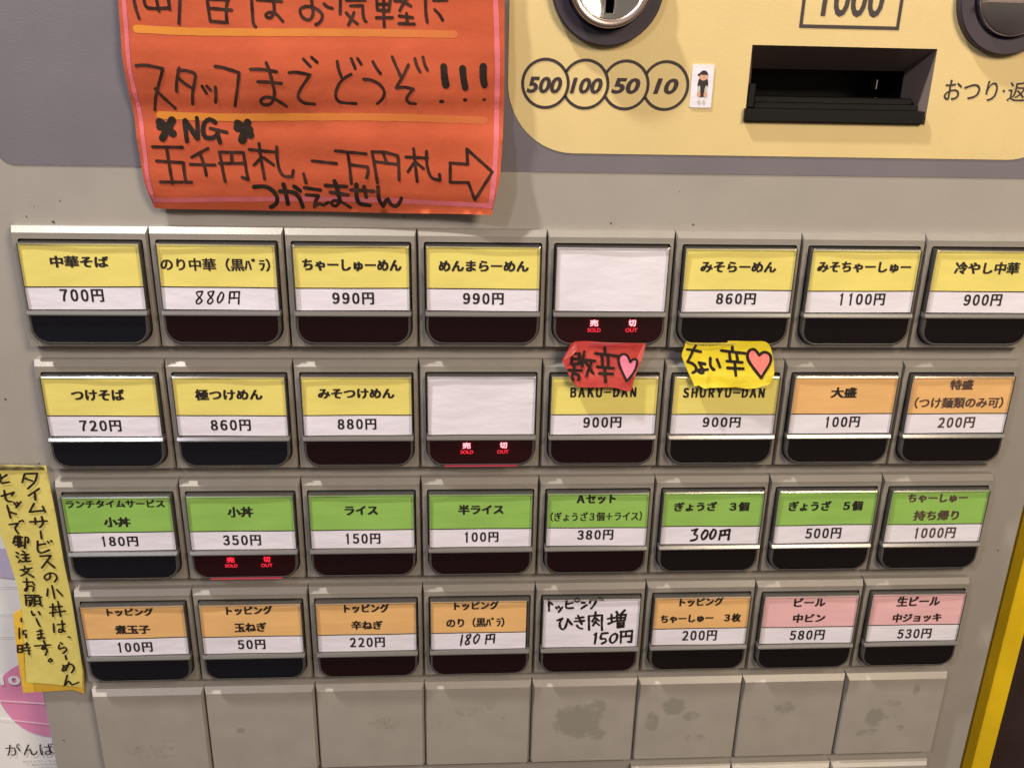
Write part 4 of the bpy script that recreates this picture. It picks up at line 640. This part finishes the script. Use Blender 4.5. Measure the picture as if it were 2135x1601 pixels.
# order: left top->bottom, bottom left->right, right bottom->top, top
p=MB(); sheet(p,out,zsign,'sign_paper',step=.042); under(sign,p.build('paper_sheet'))
p=MB(); ink(p,SIGN_YELLOW,zsign,'sign_yellow',dz=.0013,jit=.06,step=.03); under(sign,p.build('yellow_underline'))
p=MB(); ink(p,SIGN_PINK,zsign,'sign_pink',dz=.0013,jit=.08,step=.03); under(sign,p.build('pink_border'))
p=MB(); ink(p,[q for q in SIGN_INK if q[0]<.03],zsign,'signink',dz=.0026); ink(p,[q for q in SIGN_INK if q[0]>=.03],zsign,'ink',dz=.0026); under(sign,p.build('handwriting'))

def soft(P,n=4):
    Q=[];k=len(P)
    for i in range(k):
        p0,p1,p2,p3=P[i-1],P[i],P[(i+1)%k],P[(i+2)%k]
        for t in range(n):
            u=t/n; l=[p1[d]+(p2[d]-p1[d])*u for d in (0,1)]; a_=random.uniform(-.0015,.0015)
            cm=[.5*((2*p1[d])+(-p0[d]+p2[d])*u+(2*p0[d]-5*p1[d]+4*p2[d]-p3[d])*u*u+(-p0[d]+3*p1[d]-3*p2[d]+p3[d])*u**3) for d in (0,1)]
            Q.append((.45*l[0]+.55*cm[0]+a_,.45*l[1]+.55*cm[1]-a_))
    return Q
def ztag(x,y,yt,h): 
    t=(yt-y)/h
    return .062+.034*max(0,min(1,(t-.02)*1.6))+.026*max(0,t-.5)*2
def zred(x,y): return ztag(x,y,-.925,.34)+.010*math.sin(9*x+5*y)
def zyel(x,y):
    e=.05*max(0,(-1.19-y)/.06)*.5
    return ztag(x,y,-.925,.34)+.010*math.sin(8*x)+ .03*math.exp(-((x-5.30)/.035)**2)*max(0,min(1,(-1.02-y)/.1)) + e*(.5+.5*math.sin(11*x))
red=tag(empty('spice_tag',(4.35,-1.0,.1)),'small red torn paper tag with pink heart above the BAKU-DAN button','paper tag',group='handwritten spice tags')
p=MB(); sheet(p,soft(TAG_RED),zred,'red_paper',step=.035); under(red,p.build('torn_paper'))
p=MB()
sheet(p,TAG_RED_FOLDL,lambda x,y:zred(x,y)+.014+.03*max(0,min(1,(y+1.08)*4)),'red_back',step=.03); under(red,p.build('folded_corner'))
p=MB(); sheet(p,TAG_RED_FOLDR,lambda x,y:zred(x,y)+.0050,'red_back',step=.03); under(red,p.build('folded_edge'))
p=MB(); sheet(p,soft(TAG_RED_HEART),lambda x,y:zred(x,y)+.0075,'heart_pink',step=.03,thick=.002); under(red,p.build('heart'))
p=MB(); ink(p,TAG_RED_INK,zred,'ink',dz=.0095); under(red,p.build('handwriting'))
yel=tag(empty('spice_tag',(5.4,-1.0,.1)),'small bright yellow torn paper tag with salmon heart above the SHURYU-DAN button','paper tag',group='handwritten spice tags')
p=MB(); sheet(p,soft(TAG_YEL),zyel,'tag_yellow',step=.028); under(yel,p.build('torn_paper'))
p=MB(); sheet(p,soft(TAG_YEL_HEART),lambda x,y:zyel(x,y)+.0022,'heart_salmon',step=.03,thick=.002); under(yel,p.build('heart'))
p=MB(); ink(p,TAG_YEL_INK,zyel,'ink',dz=.0042); under(yel,p.build('handwriting'))

def znote(x,y): return -.050+.012*math.sin(2*y+3*x)+.02*max(0,(x+.1)*.3)
def znote2(x,y): return -.078+.008*math.sin(3*y)+.03*max(0,-4.35-y)
n2=tag(empty('lower_note_strip',(-.2,-3.8,-.08)),'deep yellow paper strip sticking out under the pale yellow strip at the left edge','paper note')
p=MB(); sheet(p,NOTE2,znote2,'note_orange',step=.05); under(n2,p.build('paper_strip'))
n1=tag(empty('note_strip',(-.2,-3.0,-.05)),'long pale yellow strip of vertical handwriting hanging at the left edge','paper note')
p=MB(); sheet(p,NOTE,znote,'note_yellow',step=.055); under(n1,p.build('paper_strip'))
p=MB(); ink(p,NOTE_INK,znote,'ink',dz=.006); under(n1,p.build('handwriting'))
p=MB(); ink(p,NOTE2_INK,(lambda x,y: max(znote(x,y),znote2(x,y))),'ink',dz=.007); under(n2,p.build('handwriting'))
ty=NOTE[1][1]
p=MB(); sheet(p,[(-.6,ty-.03),(NOTE[1][0]-.01,ty-.03),(NOTE[1][0]-.03,ty+.030),(-.3,ty+.036),(-.6,ty+.03)],lambda x,y:znote(x,y)+.010+.0012*math.sin(60*x)*math.sin(70*y),'tape',step=.015,thick=.001); under(n1,p.build('clear_tape'))

# small sticker beside the 10 ring
st=tag(empty('small_sticker',(5.115,1.075,YZ)),'small white rectangular sticker with a tiny dark figure right of the 10 ring','sticker')
p=MB(); o_=rrect(5.036,5.198,.923,1.226,(.012,)*4,4); p.lofted([o_,o_],[YZ+.0005,YZ+.008],'paper_white',back=False); under(st,p.build('sticker_card'))
p=MB(); z=YZ+.0105
def disc(cx,cy,rx,ry,m,z,a0=0,a1=360,n=20):
    P=[(cx+rx*math.cos(math.radians(a0+(a1-a0)*k/n)),cy+ry*math.sin(math.radians(a0+(a1-a0)*k/n)),z) for k in range(n+(0 if a1-a0==360 else 1))]
    p.add(P,[tuple(range(len(P)))],m)
fx=5.122
p.add([(fx-.040,1.085,z),(fx-.030,1.055,z),(fx-.018,1.00,z),(fx+.016,1.00,z),(fx+.028,1.055,z),(fx+.040,1.085,z),(fx+.034,1.125,z),(fx-.034,1.125,z)],[tuple(range(8))],'text')
for sx_ in (-1,1):
    disc(fx+sx_*.026,1.045,.010,.035,'poster_grey',z+.0006); disc(fx+sx_*.024,1.018,.013,.018,'skin',z+.0012)
    disc(fx+sx_*.018,.965,.011,.018,'poster_grey',z+.0004)
disc(fx,1.145,.032,.030,'skin',z+.001); disc(fx,1.152,.033,.034,'text',z+.0016,5,175); disc(fx-.036,1.155,.008,.009,'text',z+.0016)
under(st,p.build('printed_figure'))

# ============================ BEHIND THE MACHINE ============================
w=MB(); w.box(-6,4,-16,8,-10.4,-10.1,'white_wall'); tag(w.build('wall'),'pale wall behind the poster at the left of the machine','wall')
w=MB(); w.box(4.01,22,-20,8,-10.4,-10.1,'dark_wall'); tag(w.build('wall'),'dark brown wall at the far right behind the yellow post','wall')
# poster on a board standing just behind the machine's left edge
po=tag(empty('poster_board',(-1.2,-4.2,-.6)),'white poster with a pink round shape behind the lower left edge of the machine','poster')
PZ2=-.60
p=MB(); p.box(-3.2,-.56,-6.5,-2.4,-.72,PZ2,'poster',.005); under(po,p.build('poster_sheet'))
p=MB()
pk=[(-.68+.47*math.cos(math.radians(a))*(1+.04*math.sin(math.radians(3*a))),-4.73+.46*math.sin(math.radians(a))) for a in range(0,360,6)]
pk=[(min(x,-.565),y) for x,y in pk]
pk2=[q for i,q in enumerate(pk) if i==0 or math.dist(q,pk[i-1])>1e-4]
V,F=tri_inside(pk2); p.add([(v[0],v[1],PZ2+.004) for v in V],[f if ((V[f[1]]-V[f[0]]).cross(V[f[2]]-V[f[0]]))>0 else (f[0],f[2],f[1]) for f in F],'poster_pink')
flat=lambda x,y:PZ2
stroke(p,[(-1.2,-4.73),(-.57,-4.80)],.010,flat,'poster',dz=.009)
stroke(p,[(-1.2,-4.95),(-.57,-5.06)],.009,flat,'poster',dz=.009)
text(p,'10周',(-1.105,-4.565,-.70,-4.435),PZ2+.010,'poster',bold=.03)
text(p,'がんばろ',(-1.19,-5.41,-.58,-5.26),PZ2+.010,'text',bold=.0)
for k in range(3): text(p,'毎日元気に営業中です',(-1.05+.08*k,-5.50-.045*k,-.57,-5.47-.045*k),PZ2+.010,'poster_grey')
for y0_,m_ in ((-3.45,'poster_grey'),(-3.75,'poster_grey'),(-4.0,'poster_grey')): stroke(p,[(-1.3,y0_),(-.57,y0_-.01)],.006,flat,m_,dz=.006)
p.add([(x,y,PZ2+.005) for x,y in ((-.98,-3.34),(-.57,-3.40),(-.57,-3.05),(-.98,-3.05))],[(0,1,2,3)],'poster_lilac')
under(po,p.build('poster_print'))
# yellow post to the right
yp=MB()
yp.lofted([rrect(8.83,9.13,-16,8,(.06,)*4,4)]*1+[rrect(8.83,9.13,-16,8,(.06,)*4,4),rrect(8.88,9.08,-16,8,(.04,)*4,4)],[-1.1,-.66,-.58],'yellow_paint')
tag(yp.build('yellow_post'),'vertical yellow painted post to the right of the machine','post')
dk=MB(); dk.box(8.44,12,-20,8,-1.5,-1.15,'dark_wall'); tag(dk.build('dark_board'),'dark brown board standing behind the yellow post at the right','board')
